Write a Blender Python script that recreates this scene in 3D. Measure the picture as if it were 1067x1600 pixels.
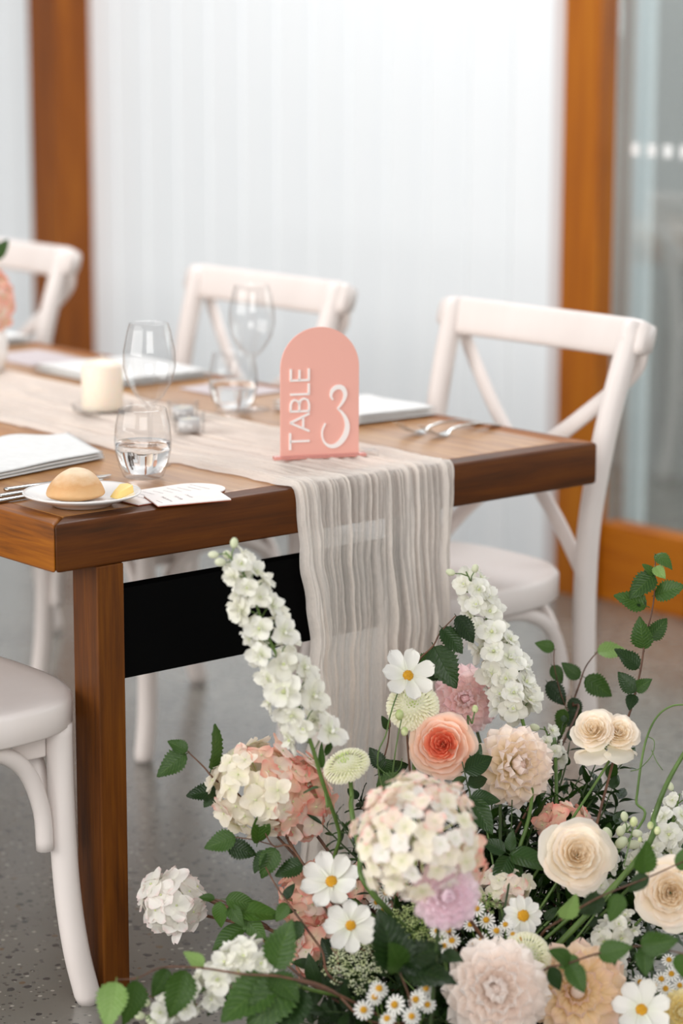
import bpy, bmesh, math, random
from mathutils import Vector, Matrix, Quaternion, noise
for o in list(bpy.data.objects): bpy.data.objects.remove(o, do_unlink=True)
random.seed(7)
SC = bpy.context.scene; COL = SC.collection
PI = math.pi
# ------------------------------------------------------------ camera
FPX = 3830.96; PITCH = math.radians(11.255); YAW = math.radians(40.196); ROLL = math.radians(.144)
CAM = Vector((-1.9444, -2.9516, 1.4785))
FW = Vector((math.sin(YAW)*math.cos(PITCH), math.cos(YAW)*math.cos(PITCH), -math.sin(PITCH)))
R0 = Vector((math.cos(YAW), -math.sin(YAW), 0)); U0 = R0.cross(FW)
RT = R0*math.cos(ROLL)+U0*math.sin(ROLL); UP = U0*math.cos(ROLL)-R0*math.sin(ROLL)
cd = bpy.data.cameras.new('camera'); cam = bpy.data.objects.new('camera', cd); COL.objects.link(cam)
cd.sensor_fit = 'VERTICAL'; cd.sensor_height = 36; cd.sensor_width = 24; cd.lens = FPX/1600*36
m = Matrix((RT, UP, -FW)).transposed().to_4x4(); m.translation = CAM; cam.matrix_world = m
cd.clip_start = .05; cd.clip_end = 100
cd.dof.use_dof = True; cd.dof.focus_distance = 3.74; cd.dof.aperture_fstop = 2.1
SC.camera = cam
# ------------------------------------------------------------ world and lights
W = bpy.data.worlds.new('overcast'); SC.world = W; W.use_nodes = True
nt = W.node_tree; nt.nodes.clear()
wo = nt.nodes.new('ShaderNodeOutputWorld'); bg = nt.nodes.new('ShaderNodeBackground')
bg.inputs[0].default_value = (.93, .96, 1, 1); bg.inputs[1].default_value = .5
nt.links.new(bg.outputs[0], wo.inputs[0])
def area(name, loc, target, sx, sy, power, color):
    l = bpy.data.lights.new(name, 'AREA'); l.shape = 'RECTANGLE'; l.size = sx; l.size_y = sy; l.energy = power; l.color = color
    o = bpy.data.objects.new(name, l); COL.objects.link(o); o.location = loc
    o.rotation_euler = (Vector(target)-Vector(loc)).to_track_quat('-Z', 'Y').to_euler(); return o
area('daylight_window_side', (-5.5, 1.5, 2.6), (1.2, 1.6, .6), 7, 3.2, 350, (1, .98, .95))
area('daylight_window_front', (-3.2, -5.5, 3.0), (.6, 0, .4), 4, 2.6, 205, (1, .985, .96))
area('daylight_through_door', (4.0, -.6, 1.5), (.8, -.2, .3), 2.2, 2.4, 70, (.95, .98, 1))
area('daylight_fill_outside', (3.1, 2.2, 4.2), (3.8, 2.4, .8), 1.5, 4, 190, (.96, .98, 1))  # added lamp, brightens the grey wall and blue strip beyond the glass
SC.view_settings.view_transform = 'Standard'; SC.view_settings.look = 'None'
SC.view_settings.exposure = 0.06; SC.view_settings.gamma = 1; SC.view_settings.use_curve_mapping = False

# ------------------------------------------------------------ helpers
def ray(x, y): return FW + RT*((x-533.5)/FPX) - UP*((y-800)/FPX)
def at(x, y, d): return CAM + ray(x, y)*d                 # a point seen at (x, y) of the photograph, d metres deep
def onz(x, y, z):
    r = ray(x, y); return CAM + r*((z-CAM.z)/r.z)
def facing(a, b, c): return (RT*a+UP*b-FW*c).normalized()
def lin(h):
    h = h.lstrip('#'); v = [int(h[i:i+2], 16)/255 for i in (0, 2, 4)]
    return tuple((x/12.92 if x <= .04045 else ((x+.055)/1.055)**2.4) for x in v)+(1,)
def tag(o, label=None, cat=None, group=None, kind=None):
    for k, v in (('label', label), ('category', cat), ('group', group), ('kind', kind)):
        if v: o[k] = v
    return o
def thing(name, label, cat, loc=(0, 0, 0), rz=0, group=None):
    o = bpy.data.objects.new(name, None); COL.objects.link(o); o.empty_display_size = .05
    o.location = loc; o.rotation_euler = (0, 0, rz); return tag(o, label, cat, group)
def link(name, me, parent=None, mat4=None, kind=None):
    """mat4 is the world matrix; an unrotated parent's location is taken off"""
    o = bpy.data.objects.new(name, me); COL.objects.link(o)
    if mat4 is None: mat4 = Matrix.Identity(4)
    if parent is not None:
        o.parent = parent
        l = Vector((0, 0, 0)); q = parent
        while q is not None: l = l + q.location; q = q.parent
        mm = mat4.copy(); mm.translation = mat4.translation - l; o.matrix_basis = mm
    else: o.matrix_basis = mat4
    if kind: o['kind'] = kind
    return o
class MB:
    def __init__(s): s.v = []; s.f = []; s.uv = []; s.mi = []; s.cur = 0
    def add(s, vs, fs, uvs=None):
        b = len(s.v); s.v += [tuple(v) for v in vs]; s.uv += uvs if uvs else [(0, 0)]*len(vs)
        for f in fs: s.f.append([b+i for i in f]); s.mi.append(s.cur)
        return s
    def box(s, a, b):
        (x0, y0, z0), (x1, y1, z1) = a, b
        return s.add([(x0,y0,z0),(x1,y0,z0),(x1,y1,z0),(x0,y1,z0),(x0,y0,z1),(x1,y0,z1),(x1,y1,z1),(x0,y1,z1)],
              [(0,3,2,1),(4,5,6,7),(0,1,5,4),(1,2,6,5),(2,3,7,6),(3,0,4,7)])
    def tube(s, pts, rad, n=8, cap=True, flat=None):
        pts = [Vector(p) for p in pts]; k = len(pts)
        if not hasattr(rad, '__len__'): rad = [rad]*k
        T = [(pts[min(i+1, k-1)]-pts[max(i-1, 0)]).normalized() for i in range(k)]
        ref = flat if flat is not None else (Vector((0, 0, 1)) if abs(T[0].z) < .9 else Vector((1, 0, 0)))
        ref = Vector(ref); vs = []; uv = []
        N = (ref - T[0]*ref.dot(T[0])).normalized()
        for i in range(k):
            N = (N - T[i]*N.dot(T[i])).normalized(); B = T[i].cross(N)
            r = rad[i]; ra, rb = r if hasattr(r, '__len__') else (r, r)
            for j in range(n):
                a = 2*PI*j/n; vs.append(pts[i]+N*(ra*math.cos(a))+B*(rb*math.sin(a))); uv.append((j/n, i/(k-1)))
        fs = [(i*n+j, i*n+(j+1) % n, (i+1)*n+(j+1) % n, (i+1)*n+j) for i in range(k-1) for j in range(n)]
        if cap: fs += [tuple(range(n))[::-1], tuple((k-1)*n+j for j in range(n))]
        return s.add(vs, fs, uv)
    def lathe(s, prof, n=32, c=(0, 0, 0), close=False):
        vs = []; fs = []; uv = []; k = len(prof)
        for i, (r, z) in enumerate(prof):
            for j in range(n):
                a = 2*PI*j/n; vs.append((c[0]+r*math.cos(a), c[1]+r*math.sin(a), c[2]+z)); uv.append((j/n, i/(k-1)))
        for i in range(k-1 if not close else k):
            i2 = (i+1) % k
            for j in range(n): fs.append((i*n+j, i*n+(j+1) % n, i2*n+(j+1) % n, i2*n+j))
        if not close:
            if prof[0][0] > 1e-5: fs.append(tuple(range(n))[::-1])
            if prof[-1][0] > 1e-5: fs.append(tuple((k-1)*n+j for j in range(n)))
        return s.add(vs, fs, uv)
    def grid(s, fn, nu, nv):
        vs = []; uv = []
        for j in range(nv+1):
            for i in range(nu+1):
                u, v = i/nu, j/nv; vs.append(fn(u, v)); uv.append((u, v))
        w = nu+1
        return s.add(vs, [(j*w+i, j*w+i+1, (j+1)*w+i+1, (j+1)*w+i) for j in range(nv) for i in range(nu)], uv)
    def ball(s, c, r, n=10, m=6, sc=(1, 1, 1)):
        vs = []; fs = []
        for i in range(m+1):
            t = PI*i/m
            for j in range(n):
                a = 2*PI*j/n; vs.append((c[0]+r*sc[0]*math.sin(t)*math.cos(a), c[1]+r*sc[1]*math.sin(t)*math.sin(a), c[2]+r*sc[2]*math.cos(t)))
        for i in range(m):
            for j in range(n): fs.append((i*n+j, (i+1)*n+j, (i+1)*n+(j+1) % n, i*n+(j+1) % n))
        return s.add(vs, fs)
    def prism(s, poly, z0, z1):
        n = len(poly); vs = [(x, y, z0) for x, y in poly]+[(x, y, z1) for x, y in poly]
        return s.add(vs, [tuple(range(n))[::-1], tuple(range(n, 2*n))]+[(i, (i+1) % n, n+(i+1) % n, n+i) for i in range(n)])
    def mesh(s, name, mats, smooth=True, bevel=0, seg=2, merge=False):
        me = bpy.data.meshes.new(name); me.from_pydata(s.v, [], s.f)
        if not isinstance(mats, (list, tuple)): mats = [mats]
        for q in mats: me.materials.append(q)
        ul = me.uv_layers.new(name='UVMap'); li = [l.vertex_index for l in me.loops]
        flat = [0.0]*(2*len(li))
        for i, vi in enumerate(li): flat[2*i], flat[2*i+1] = s.uv[vi]
        ul.data.foreach_set('uv', flat)
        me.polygons.foreach_set('material_index', s.mi)
        if bevel or merge:
            bm = bmesh.new(); bm.from_mesh(me)
            bmesh.ops.remove_doubles(bm, verts=bm.verts, dist=1e-6)
            if bevel: bmesh.ops.bevel(bm, geom=[e for e in bm.edges if len(e.link_faces) == 2 and e.calc_face_angle(0) > .5], offset=bevel, segments=seg, affect='EDGES', profile=.6)
            bmesh.ops.recalc_face_normals(bm, faces=bm.faces); bm.to_mesh(me); bm.free()
        me.polygons.foreach_set('use_smooth', [smooth]*len(me.polygons))
        if smooth and bevel:
            try: me.set_sharp_from_angle(angle=math.radians(40))
            except Exception: pass
        me.update(); return me
    def build(s, name, mats, parent=None, mat4=None, kind=None, **k):
        return link(name, s.mesh(name, mats, **k), parent, mat4, kind)
def spline(pts, n=6):
    """Catmull-Rom through points"""
    P = [Vector(p) for p in pts]; P = [P[0]*2-P[1]]+P+[P[-1]*2-P[-2]]; out = []
    for i in range(1, len(P)-2):
        for k in range(n):
            t = k/n; a, b, c, d = P[i-1], P[i], P[i+1], P[i+2]
            out.append(.5*((2*b)+(c-a)*t+(2*a-5*b+4*c-d)*t*t+(3*b-a-3*c+d)*t**3))
    return out+[P[-2]]
def frame(c, zdir, ydir=None, scale=1.0):
    z = Vector(zdir).normalized(); y = Vector(ydir) if ydir is not None else Vector((0, 0, 1))
    y = y - z*y.dot(z)
    if y.length < 1e-4: y = Vector((0, 1, .1)); y = y-z*y.dot(z)
    y.normalize(); x = y.cross(z)
    m = Matrix((x, y, z)).transposed().to_4x4() @ Matrix.Scale(scale, 4); m.translation = c; return m

# ------------------------------------------------------------ materials
def newmat(name):
    m = bpy.data.materials.new(name); m.use_nodes = True; n = m.node_tree; n.nodes.clear()
    o = n.nodes.new('ShaderNodeOutputMaterial'); return m, n, o
def nd(n, t, **k):
    x = n.nodes.new(t)
    for a, v in k.items():
        if a in x.inputs: x.inputs[a].default_value = v
        else: setattr(x, a, v)
    return x
def principled(name, col, rough=.5, **k):
    m, n, o = newmat(name); p = nd(n, 'ShaderNodeBsdfPrincipled'); p.inputs['Base Color'].default_value = col
    p.inputs['Roughness'].default_value = rough
    for a, v in k.items(): p.inputs[a.replace('_', ' ')].default_value = v
    n.links.new(p.outputs[0], o.inputs[0]); return m, n, p
def noisy(name, c1, c2, scale, rough, bump=0, stretch=(1, 1, 1), detail=4, bscale=None, p0=.35, p1=.65, **k):
    m, n, p = principled(name, c1, rough, **k); L = n.links.new
    tc = nd(n, 'ShaderNodeTexCoord'); mp = nd(n, 'ShaderNodeMapping'); mp.inputs['Scale'].default_value = stretch
    L(tc.outputs['Object'], mp.inputs[0])
    no = nd(n, 'ShaderNodeTexNoise', Scale=scale, Detail=detail); L(mp.outputs[0], no.inputs['Vector'])
    cr = nd(n, 'ShaderNodeValToRGB'); e = cr.color_ramp.elements; e[0].position = p0; e[1].position = p1; e[0].color = c1; e[1].color = c2
    L(no.outputs[0], cr.inputs[0]); L(cr.outputs[0], p.inputs['Base Color'])
    if bump:
        n2 = nd(n, 'ShaderNodeTexNoise', Scale=bscale or scale*2, Detail=4); L(mp.outputs[0], n2.inputs['Vector'])
        b = nd(n, 'ShaderNodeBump', Strength=bump, Distance=.002); L(n2.outputs[0], b.inputs['Height']); L(b.outputs[0], p.inputs['Normal'])
    return m
def wood(name, dark, mid, light, axis, rough=.34, coat=.25, sc=1.0):
    m, n, p = principled(name, mid, rough, Coat_Weight=coat, Coat_Roughness=.25, Specular_IOR_Level=.5 if coat > .2 else .3); L = n.links.new
    tc = nd(n, 'ShaderNodeTexCoord'); mp = nd(n, 'ShaderNodeMapping')
    s = [38*sc]*3; s[axis] = 3.2*sc; mp.inputs['Scale'].default_value = s; L(tc.outputs['Object'], mp.inputs[0])
    a = nd(n, 'ShaderNodeTexNoise', Scale=1.0, Detail=8, Roughness=.62, Distortion=.5); L(mp.outputs[0], a.inputs['Vector'])
    m2 = nd(n, 'ShaderNodeMapping'); s2 = [240*sc]*3; s2[axis] = 6*sc; m2.inputs['Scale'].default_value = s2; L(tc.outputs['Object'], m2.inputs[0])
    b = nd(n, 'ShaderNodeTexNoise', Scale=1.0, Detail=3); L(m2.outputs[0], b.inputs['Vector'])
    mx = nd(n, 'ShaderNodeMath', operation='MULTIPLY_ADD'); mx.inputs[1].default_value = .35; L(b.outputs[0], mx.inputs[0])
    sb = nd(n, 'ShaderNodeMath', operation='SUBTRACT'); sb.inputs[1].default_value = .175; L(a.outputs[0], sb.inputs[0]); L(sb.outputs[0], mx.inputs[2])
    cr = nd(n, 'ShaderNodeValToRGB'); e = cr.color_ramp.elements; e[0].position = .30; e[0].color = dark; e[1].position = .72; e[1].color = light
    x = e.new(.5); x.color = mid; L(mx.outputs[0], cr.inputs[0]); L(cr.outputs[0], p.inputs['Base Color'])
    bp = nd(n, 'ShaderNodeBump', Strength=.25, Distance=.001); L(mx.outputs[0], bp.inputs['Height']); L(bp.outputs[0], p.inputs['Normal'])
    return m
def petal_mat(name, base, mid, tip, alt=None, trans=.3, rough=.55, pm=.5, amount=.6, bump=.3):
    """colour runs along the petal from its base to its tip; each petal object drifts towards alt"""
    m, n, o = newmat(name); L = n.links.new
    uv = nd(n, 'ShaderNodeUVMap'); sx = nd(n, 'ShaderNodeSeparateXYZ'); L(uv.outputs[0], sx.inputs[0])
    cr = nd(n, 'ShaderNodeValToRGB'); e = cr.color_ramp.elements; e[0].position = .02; e[0].color = lin(base); e[1].position = .97; e[1].color = lin(tip)
    x = e.new(pm); x.color = lin(mid); L(sx.outputs[1], cr.inputs[0]); col = cr.outputs[0]
    if alt:
        oi = nd(n, 'ShaderNodeObjectInfo'); mu = nd(n, 'ShaderNodeMath', operation='MULTIPLY'); mu.inputs[1].default_value = amount; L(oi.outputs['Random'], mu.inputs[0])
        mx = nd(n, 'ShaderNodeMix', data_type='RGBA'); L(mu.outputs[0], mx.inputs[0]); L(col, mx.inputs[6]); mx.inputs[7].default_value = lin(alt); col = mx.outputs[2]
    p = nd(n, 'ShaderNodeBsdfPrincipled', Roughness=rough); L(col, p.inputs['Base Color']); p.inputs['Specular IOR Level'].default_value = .25
    wv = nd(n, 'ShaderNodeMapping'); wv.inputs['Scale'].default_value = (16, 1.2, 1); L(uv.outputs[0], wv.inputs[0])
    no = nd(n, 'ShaderNodeTexNoise', Scale=1.0, Detail=2); L(wv.outputs[0], no.inputs['Vector'])
    bp = nd(n, 'ShaderNodeBump', Strength=bump, Distance=.001); L(no.outputs[0], bp.inputs['Height']); L(bp.outputs[0], p.inputs['Normal'])
    t = nd(n, 'ShaderNodeBsdfTranslucent'); L(col, t.inputs[0])
    ms = nd(n, 'ShaderNodeMixShader'); ms.inputs[0].default_value = trans; L(p.outputs[0], ms.inputs[1]); L(t.outputs[0], ms.inputs[2]); L(ms.outputs[0], o.inputs[0])
    return m
def leaf_mat(name, c1, c2, vein, rough=.45, trans=.22):
    m, n, o = newmat(name); L = n.links.new
    oi = nd(n, 'ShaderNodeObjectInfo'); mx = nd(n, 'ShaderNodeMix', data_type='RGBA'); L(oi.outputs['Random'], mx.inputs[0])
    mx.inputs[6].default_value = lin(c1); mx.inputs[7].default_value = lin(c2)
    uv = nd(n, 'ShaderNodeUVMap'); sx = nd(n, 'ShaderNodeSeparateXYZ'); L(uv.outputs[0], sx.inputs[0])
    # midrib and side veins: height = |u-.5| ; phase = v*9 - |u-.5|*5
    s1 = nd(n, 'ShaderNodeMath', operation='SUBTRACT'); s1.inputs[1].default_value = .5; L(sx.outputs[0], s1.inputs[0])
    ab = nd(n, 'ShaderNodeMath', operation='ABSOLUTE'); L(s1.outputs[0], ab.inputs[0])
    ph = nd(n, 'ShaderNodeMath', operation='MULTIPLY'); ph.inputs[1].default_value = 10; L(sx.outputs[1], ph.inputs[0])
    p2 = nd(n, 'ShaderNodeMath', operation='MULTIPLY_ADD'); p2.inputs[1].default_value = -5; L(ab.outputs[0], p2.inputs[0]); L(ph.outputs[0], p2.inputs[2])
    fr = nd(n, 'ShaderNodeMath', operation='PINGPONG'); fr.inputs[1].default_value = .5; L(p2.outputs[0], fr.inputs[0])
    lt = nd(n, 'ShaderNodeMath', operation='LESS_THAN'); lt.inputs[1].default_value = .06; L(fr.outputs[0], lt.inputs[0])
    mr = nd(n, 'ShaderNodeMath', operation='LESS_THAN'); mr.inputs[1].default_value = .022; L(ab.outputs[0], mr.inputs[0])
    mxx = nd(n, 'ShaderNodeMath', operation='MAXIMUM'); L(lt.outputs[0], mxx.inputs[0]); L(mr.outputs[0], mxx.inputs[1])
    vf = nd(n, 'ShaderNodeMath', operation='MULTIPLY'); vf.inputs[1].default_value = .4; L(mxx.outputs[0], vf.inputs[0])
    m2 = nd(n, 'ShaderNodeMix', data_type='RGBA'); L(vf.outputs[0], m2.inputs[0]); L(mx.outputs[2], m2.inputs[6]); m2.inputs[7].default_value = lin(vein)
    p = nd(n, 'ShaderNodeBsdfPrincipled', Roughness=rough); L(m2.outputs[2], p.inputs['Base Color']); p.inputs['Specular IOR Level'].default_value = .35
    bp = nd(n, 'ShaderNodeBump', Strength=.35, Distance=.002); L(fr.outputs[0], bp.inputs['Height']); L(bp.outputs[0], p.inputs['Normal'])
    t = nd(n, 'ShaderNodeBsdfTranslucent'); L(m2.outputs[2], t.inputs[0])
    ms = nd(n, 'ShaderNodeMixShader'); ms.inputs[0].default_value = trans; L(p.outputs[0], ms.inputs[1]); L(t.outputs[0], ms.inputs[2]); L(ms.outputs[0], o.inputs[0])
    return m
M = {}
M['chair'] = noisy('white_painted_wood', lin('#ddd2cc'), lin('#e6ddd8'), 5, .42, .12, stretch=(1, 1, .3))
M['top'] = wood('table_top_wood_sheen', lin('#8f5a28'), lin('#ab7438'), lin('#bf8c50'), 1, .3, .35)  # same timber made paler: the sheen on the top is in the colour
M['endw'] = wood('table_end_wood_shaded', lin('#3c1e03'), lin('#552a03'), lin('#673704'), 0, .5, .0)  # same timber made darker: shade on the end face is in the colour
M['sidew'] = wood('table_side_wood_lit', lin('#5c2f02'), lin('#8c4d02'), lin('#aa6508'), 1, .5, .0)  # brighter copy of the timber for the face towards the light
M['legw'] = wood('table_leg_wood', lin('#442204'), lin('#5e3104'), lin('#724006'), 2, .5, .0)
M['black'] = principled('black_painted_panel', (.004, .004, .004, 1), .9, Specular_IOR_Level=0.0)[0]
M['cedar'] = wood('orange_cedar', lin('#874400'), lin('#a05800'), lin('#b06a08'), 2, .5, .05, sc=.5)
M['cedar_dark'] = wood('brown_cedar', lin('#663200'), lin('#804203'), lin('#955409'), 2, .5, .05, sc=.5)
M['cedar_h'] = wood('orange_cedar_rail', lin('#964c00'), lin('#b06200'), lin('#bf7008'), 1, .5, .05, sc=.5)
M['wall'] = noisy('white_board_paint', lin('#e4e7e9'), lin('#e9ebec'), 1.5, .6, 0, stretch=(1, 6, .4))
M['reveal'] = principled('pale_grey_reveal', lin('#cfc6c4'), .6)[0]
M['porcelain'] = principled('white_porcelain', lin('#efeae6'), .18, Coat_Weight=.4)[0]
M['linen'] = noisy('white_linen', lin('#e0dedb'), lin('#e6e4e1'), 60, .85, .3, bscale=500)
def thinglass():
    m, n, o = newmat('thin_clear_glass'); L = n.links.new
    lw = nd(n, 'ShaderNodeLayerWeight', Blend=.32); g = nd(n, 'ShaderNodeBsdfGlossy', Roughness=.01); t = nd(n, 'ShaderNodeBsdfTransparent')
    cr = nd(n, 'ShaderNodeValToRGB'); e = cr.color_ramp.elements; e[0].color = (.985, .985, .985, 1); e[0].position = .55; e[1].color = (.62, .58, .55, 1); e[1].position = 1
    L(lw.outputs['Facing'], cr.inputs[0]); L(cr.outputs[0], t.inputs[0])
    mp = nd(n, 'ShaderNodeMapRange'); mp.inputs['To Min'].default_value = .03; mp.inputs['To Max'].default_value = .6; pw = nd(n, 'ShaderNodeMath', operation='POWER'); pw.inputs[1].default_value = 2.5
    L(lw.outputs['Facing'], pw.inputs[0]); L(pw.outputs[0], mp.inputs[0]); mx = nd(n, 'ShaderNodeMixShader')
    L(mp.outputs[0], mx.inputs[0]); L(t.outputs[0], mx.inputs[1]); L(g.outputs[0], mx.inputs[2]); L(mx.outputs[0], o.inputs[0]); return m
M['glass'] = thinglass()
M['water'] = principled('water', (1, 1, 1, 1), 0.0, Transmission_Weight=1.0, IOR=1.33)[0]
M['steel'] = principled('polished_steel', (.55, .54, .52, 1), .18, Metallic=1.0)[0]
M['wax'] = principled('ivory_wax', lin('#efe2d0'), .5, Subsurface_Weight=.3, Subsurface_Scale=.02)[0]
M['wick'] = principled('cotton_wick', lin('#e8dcc8'), .8)[0]
M['tin'] = principled('white_tealight_tin', lin('#c9c7c6'), .4)[0]
M['pink'] = noisy('coral_pink_acrylic', lin('#e7aa9c'), lin('#e9ae9f'), 2, .35, 0)
M['pinkclear'] = principled('pink_clear_acrylic', lin('#f8b8ae'), .08, Transmission_Weight=.55)[0]
M['letter'] = principled('white_letter_acrylic', lin('#f0e8e4'), .35)[0]
M['card'] = noisy('ivory_card', lin('#f0e6e0'), lin('#f3eae5'), 40, .8)
M['card_edge'] = principled('terracotta_card_backing', lin('#9c4a30'), .8)[0]
M['ink'] = principled('grey_ink', lin('#8d7f7c'), .8)[0]
M['greycard'] = principled('grey_card', lin('#c4b8b8'), .8)[0]
M['butter'] = principled('butter', lin('#f6d686'), .4, Subsurface_Weight=.2, Subsurface_Scale=.01)[0]
M['stem'] = noisy('green_stem', lin('#465f26'), lin('#5f7a38'), 40, .5, stretch=(1, 1, .3))
M['stem_dark'] = noisy('dark_green_stem', lin('#2a3a18'), lin('#3a4e22'), 40, .5)
M['twig'] = noisy('brown_twig', lin('#4a2f20'), lin('#6b4630'), 60, .6)
M['yellow'] = noisy('pollen_yellow', lin('#c98a10'), lin('#f0bb30'), 900, .7, .6, bscale=1500)
M['soil'] = noisy('dark_moss', lin('#20240f'), lin('#3a3d1c'), 60, .95, .8)
# bread
def bread_mat():
    m, n, p = principled('bread_crust', lin('#d8a872'), .65, Subsurface_Weight=.08, Subsurface_Scale=.01); L = n.links.new
    tc = nd(n, 'ShaderNodeTexCoord'); sx = nd(n, 'ShaderNodeSeparateXYZ'); L(tc.outputs['Generated'], sx.inputs[0])
    no = nd(n, 'ShaderNodeTexNoise', Scale=4.0, Detail=6); L(tc.outputs['Generated'], no.inputs['Vector'])
    ma = nd(n, 'ShaderNodeMath', operation='MULTIPLY_ADD'); ma.inputs[1].default_value = .6; L(no.outputs[0], ma.inputs[0])
    sb = nd(n, 'ShaderNodeMath', operation='SUBTRACT'); sb.inputs[1].default_value = .3; L(sx.outputs[2], sb.inputs[0]); L(sb.outputs[0], ma.inputs[2])
    cr = nd(n, 'ShaderNodeValToRGB'); e = cr.color_ramp.elements; e[0].position = .1; e[0].color = lin('#dcb482'); e[1].position = .95; e[1].color = lin('#ecd2b0')
    x = e.new(.5); x.color = lin('#d3a06a'); L(ma.outputs[0], cr.inputs[0]); L(cr.outputs[0], p.inputs['Base Color'])
    bp = nd(n, 'ShaderNodeBump', Strength=.25, Distance=.002); n2 = nd(n, 'ShaderNodeTexNoise', Scale=40.0, Detail=4); L(tc.outputs['Generated'], n2.inputs['Vector'])
    L(n2.outputs[0], bp.inputs['Height']); L(bp.outputs[0], p.inputs['Normal']); return m
M['bread'] = bread_mat()
def concrete():
    m, n, p = principled('polished_concrete', (.3, .3, .3, 1), .22, Coat_Weight=.6, Coat_Roughness=.22); L = n.links.new
    tc = nd(n, 'ShaderNodeTexCoord')
    no = nd(n, 'ShaderNodeTexNoise', Scale=2.2, Detail=6); L(tc.outputs['Object'], no.inputs['Vector'])
    cr = nd(n, 'ShaderNodeValToRGB'); e = cr.color_ramp.elements; e[0].position = .3; e[0].color = lin('#6a675f'); e[1].position = .7; e[1].color = lin('#807d76'); L(no.outputs[0], cr.inputs[0])
    col = cr.outputs[0]
    for sc, th, c, dens in ((46, .30, '#2b2e30', .45), (85, .30, '#4a4a47', .45), (70, .26, '#aaa69c', .62), (40, .22, '#6e5a44', .66)):
        vo = nd(n, 'ShaderNodeTexVoronoi', Scale=sc); vo.inputs['Randomness'].default_value = 1; L(tc.outputs['Object'], vo.inputs['Vector'])
        dn = nd(n, 'ShaderNodeTexNoise', Scale=sc*1.3, Detail=2); L(tc.outputs['Object'], dn.inputs['Vector'])
        ad = nd(n, 'ShaderNodeMath', operation='MULTIPLY_ADD'); ad.inputs[1].default_value = .35; L(dn.outputs[0], ad.inputs[0]); L(vo.outputs['Distance'], ad.inputs[2])
        lt = nd(n, 'ShaderNodeMapRange'); lt.inputs['From Min'].default_value = th+.17; lt.inputs['From Max'].default_value = th+.13; L(ad.outputs[0], lt.inputs[0])
        sp = nd(n, 'ShaderNodeSeparateColor'); L(vo.outputs['Color'], sp.inputs[0])
        gt = nd(n, 'ShaderNodeMath', operation='GREATER_THAN'); gt.inputs[1].default_value = dens; L(sp.outputs[0], gt.inputs[0])
        mu = nd(n, 'ShaderNodeMath', operation='MULTIPLY'); L(lt.outputs[0], mu.inputs[0]); L(gt.outputs[0], mu.inputs[1])
        mx = nd(n, 'ShaderNodeMix', data_type='RGBA'); L(mu.outputs[0], mx.inputs[0]); L(col, mx.inputs[6]); mx.inputs[7].default_value = lin(c); col = mx.outputs[2]
    L(col, p.inputs['Base Color'])
    rn = nd(n, 'ShaderNodeMapRange'); rn.inputs['To Min'].default_value = .2; rn.inputs['To Max'].default_value = .34; L(no.outputs[0], rn.inputs[0]); L(rn.outputs[0], p.inputs['Roughness'])
    return m
M['floor'] = concrete()
def gauze():
    m, n, o = newmat('cream_gauze'); L = n.links.new
    at_ = nd(n, 'ShaderNodeAttribute', attribute_name='dens')
    uv = nd(n, 'ShaderNodeUVMap')
    mp = nd(n, 'ShaderNodeMapping'); mp.inputs['Scale'].default_value = (300, 90, 1); L(uv.outputs[0], mp.inputs[0])
    no = nd(n, 'ShaderNodeTexNoise', Scale=1.0, Detail=3); L(mp.outputs[0], no.inputs['Vector'])
    ma = nd(n, 'ShaderNodeMath', operation='MULTIPLY_ADD', use_clamp=True); ma.inputs[1].default_value = .3; L(no.outputs[0], ma.inputs[0])
    s = nd(n, 'ShaderNodeMath', operation='SUBTRACT'); s.inputs[1].default_value = .15; L(at_.outputs['Fac'], s.inputs[0]); L(s.outputs[0], ma.inputs[2])
    d = nd(n, 'ShaderNodeBsdfDiffuse'); d.inputs[0].default_value = lin('#f9f0e7'); t = nd(n, 'ShaderNodeBsdfTranslucent'); t.inputs[0].default_value = lin('#f9f0e7')
    m3 = nd(n, 'ShaderNodeMapping'); m3.inputs['Scale'].default_value = (60, 260, 1); L(uv.outputs[0], m3.inputs[0])
    n3 = nd(n, 'ShaderNodeTexNoise', Scale=1.0, Detail=4, Distortion=1.5); L(m3.outputs[0], n3.inputs['Vector'])
    bp = nd(n, 'ShaderNodeBump', Strength=.45, Distance=.003); L(n3.outputs[0], bp.inputs['Height']); L(bp.outputs[0], d.inputs['Normal'])
    mx = nd(n, 'ShaderNodeMixShader'); mx.inputs[0].default_value = .4; L(d.outputs[0], mx.inputs[1]); L(t.outputs[0], mx.inputs[2])
    tr = nd(n, 'ShaderNodeBsdfTransparent'); m2 = nd(n, 'ShaderNodeMixShader'); L(ma.outputs[0], m2.inputs[0]); L(tr.outputs[0], m2.inputs[1]); L(mx.outputs[0], m2.inputs[2])
    L(m2.outputs[0], o.inputs[0]); return m
M['gauze'] = gauze()
def paneglass():
    m, n, o = newmat('door_glass'); L = n.links.new
    g = nd(n, 'ShaderNodeBsdfGlossy', Roughness=.03); t = nd(n, 'ShaderNodeBsdfTransparent'); t.inputs[0].default_value = (.93, .95, .945, 1)
    f = nd(n, 'ShaderNodeValue'); f.outputs[0].default_value = .16; mx = nd(n, 'ShaderNodeMixShader'); L(f.outputs[0], mx.inputs[0]); L(t.outputs[0], mx.inputs[1]); L(g.outputs[0], mx.inputs[2]); L(mx.outputs[0], o.inputs[0]); return m
M['pane'] = paneglass()
M['outgrey'] = noisy('grey_render', lin('#b4b4b0'), lin('#c2c2be'), 1.2, .9)
M['reflblue'] = principled('pale_blue_reflection', lin('#f0fafc'), .6)[0]  # bright tone of a reflection, put into the colour
M['frost'] = principled('frosted_dot', lin('#e8e8e6'), .6)[0]

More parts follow.
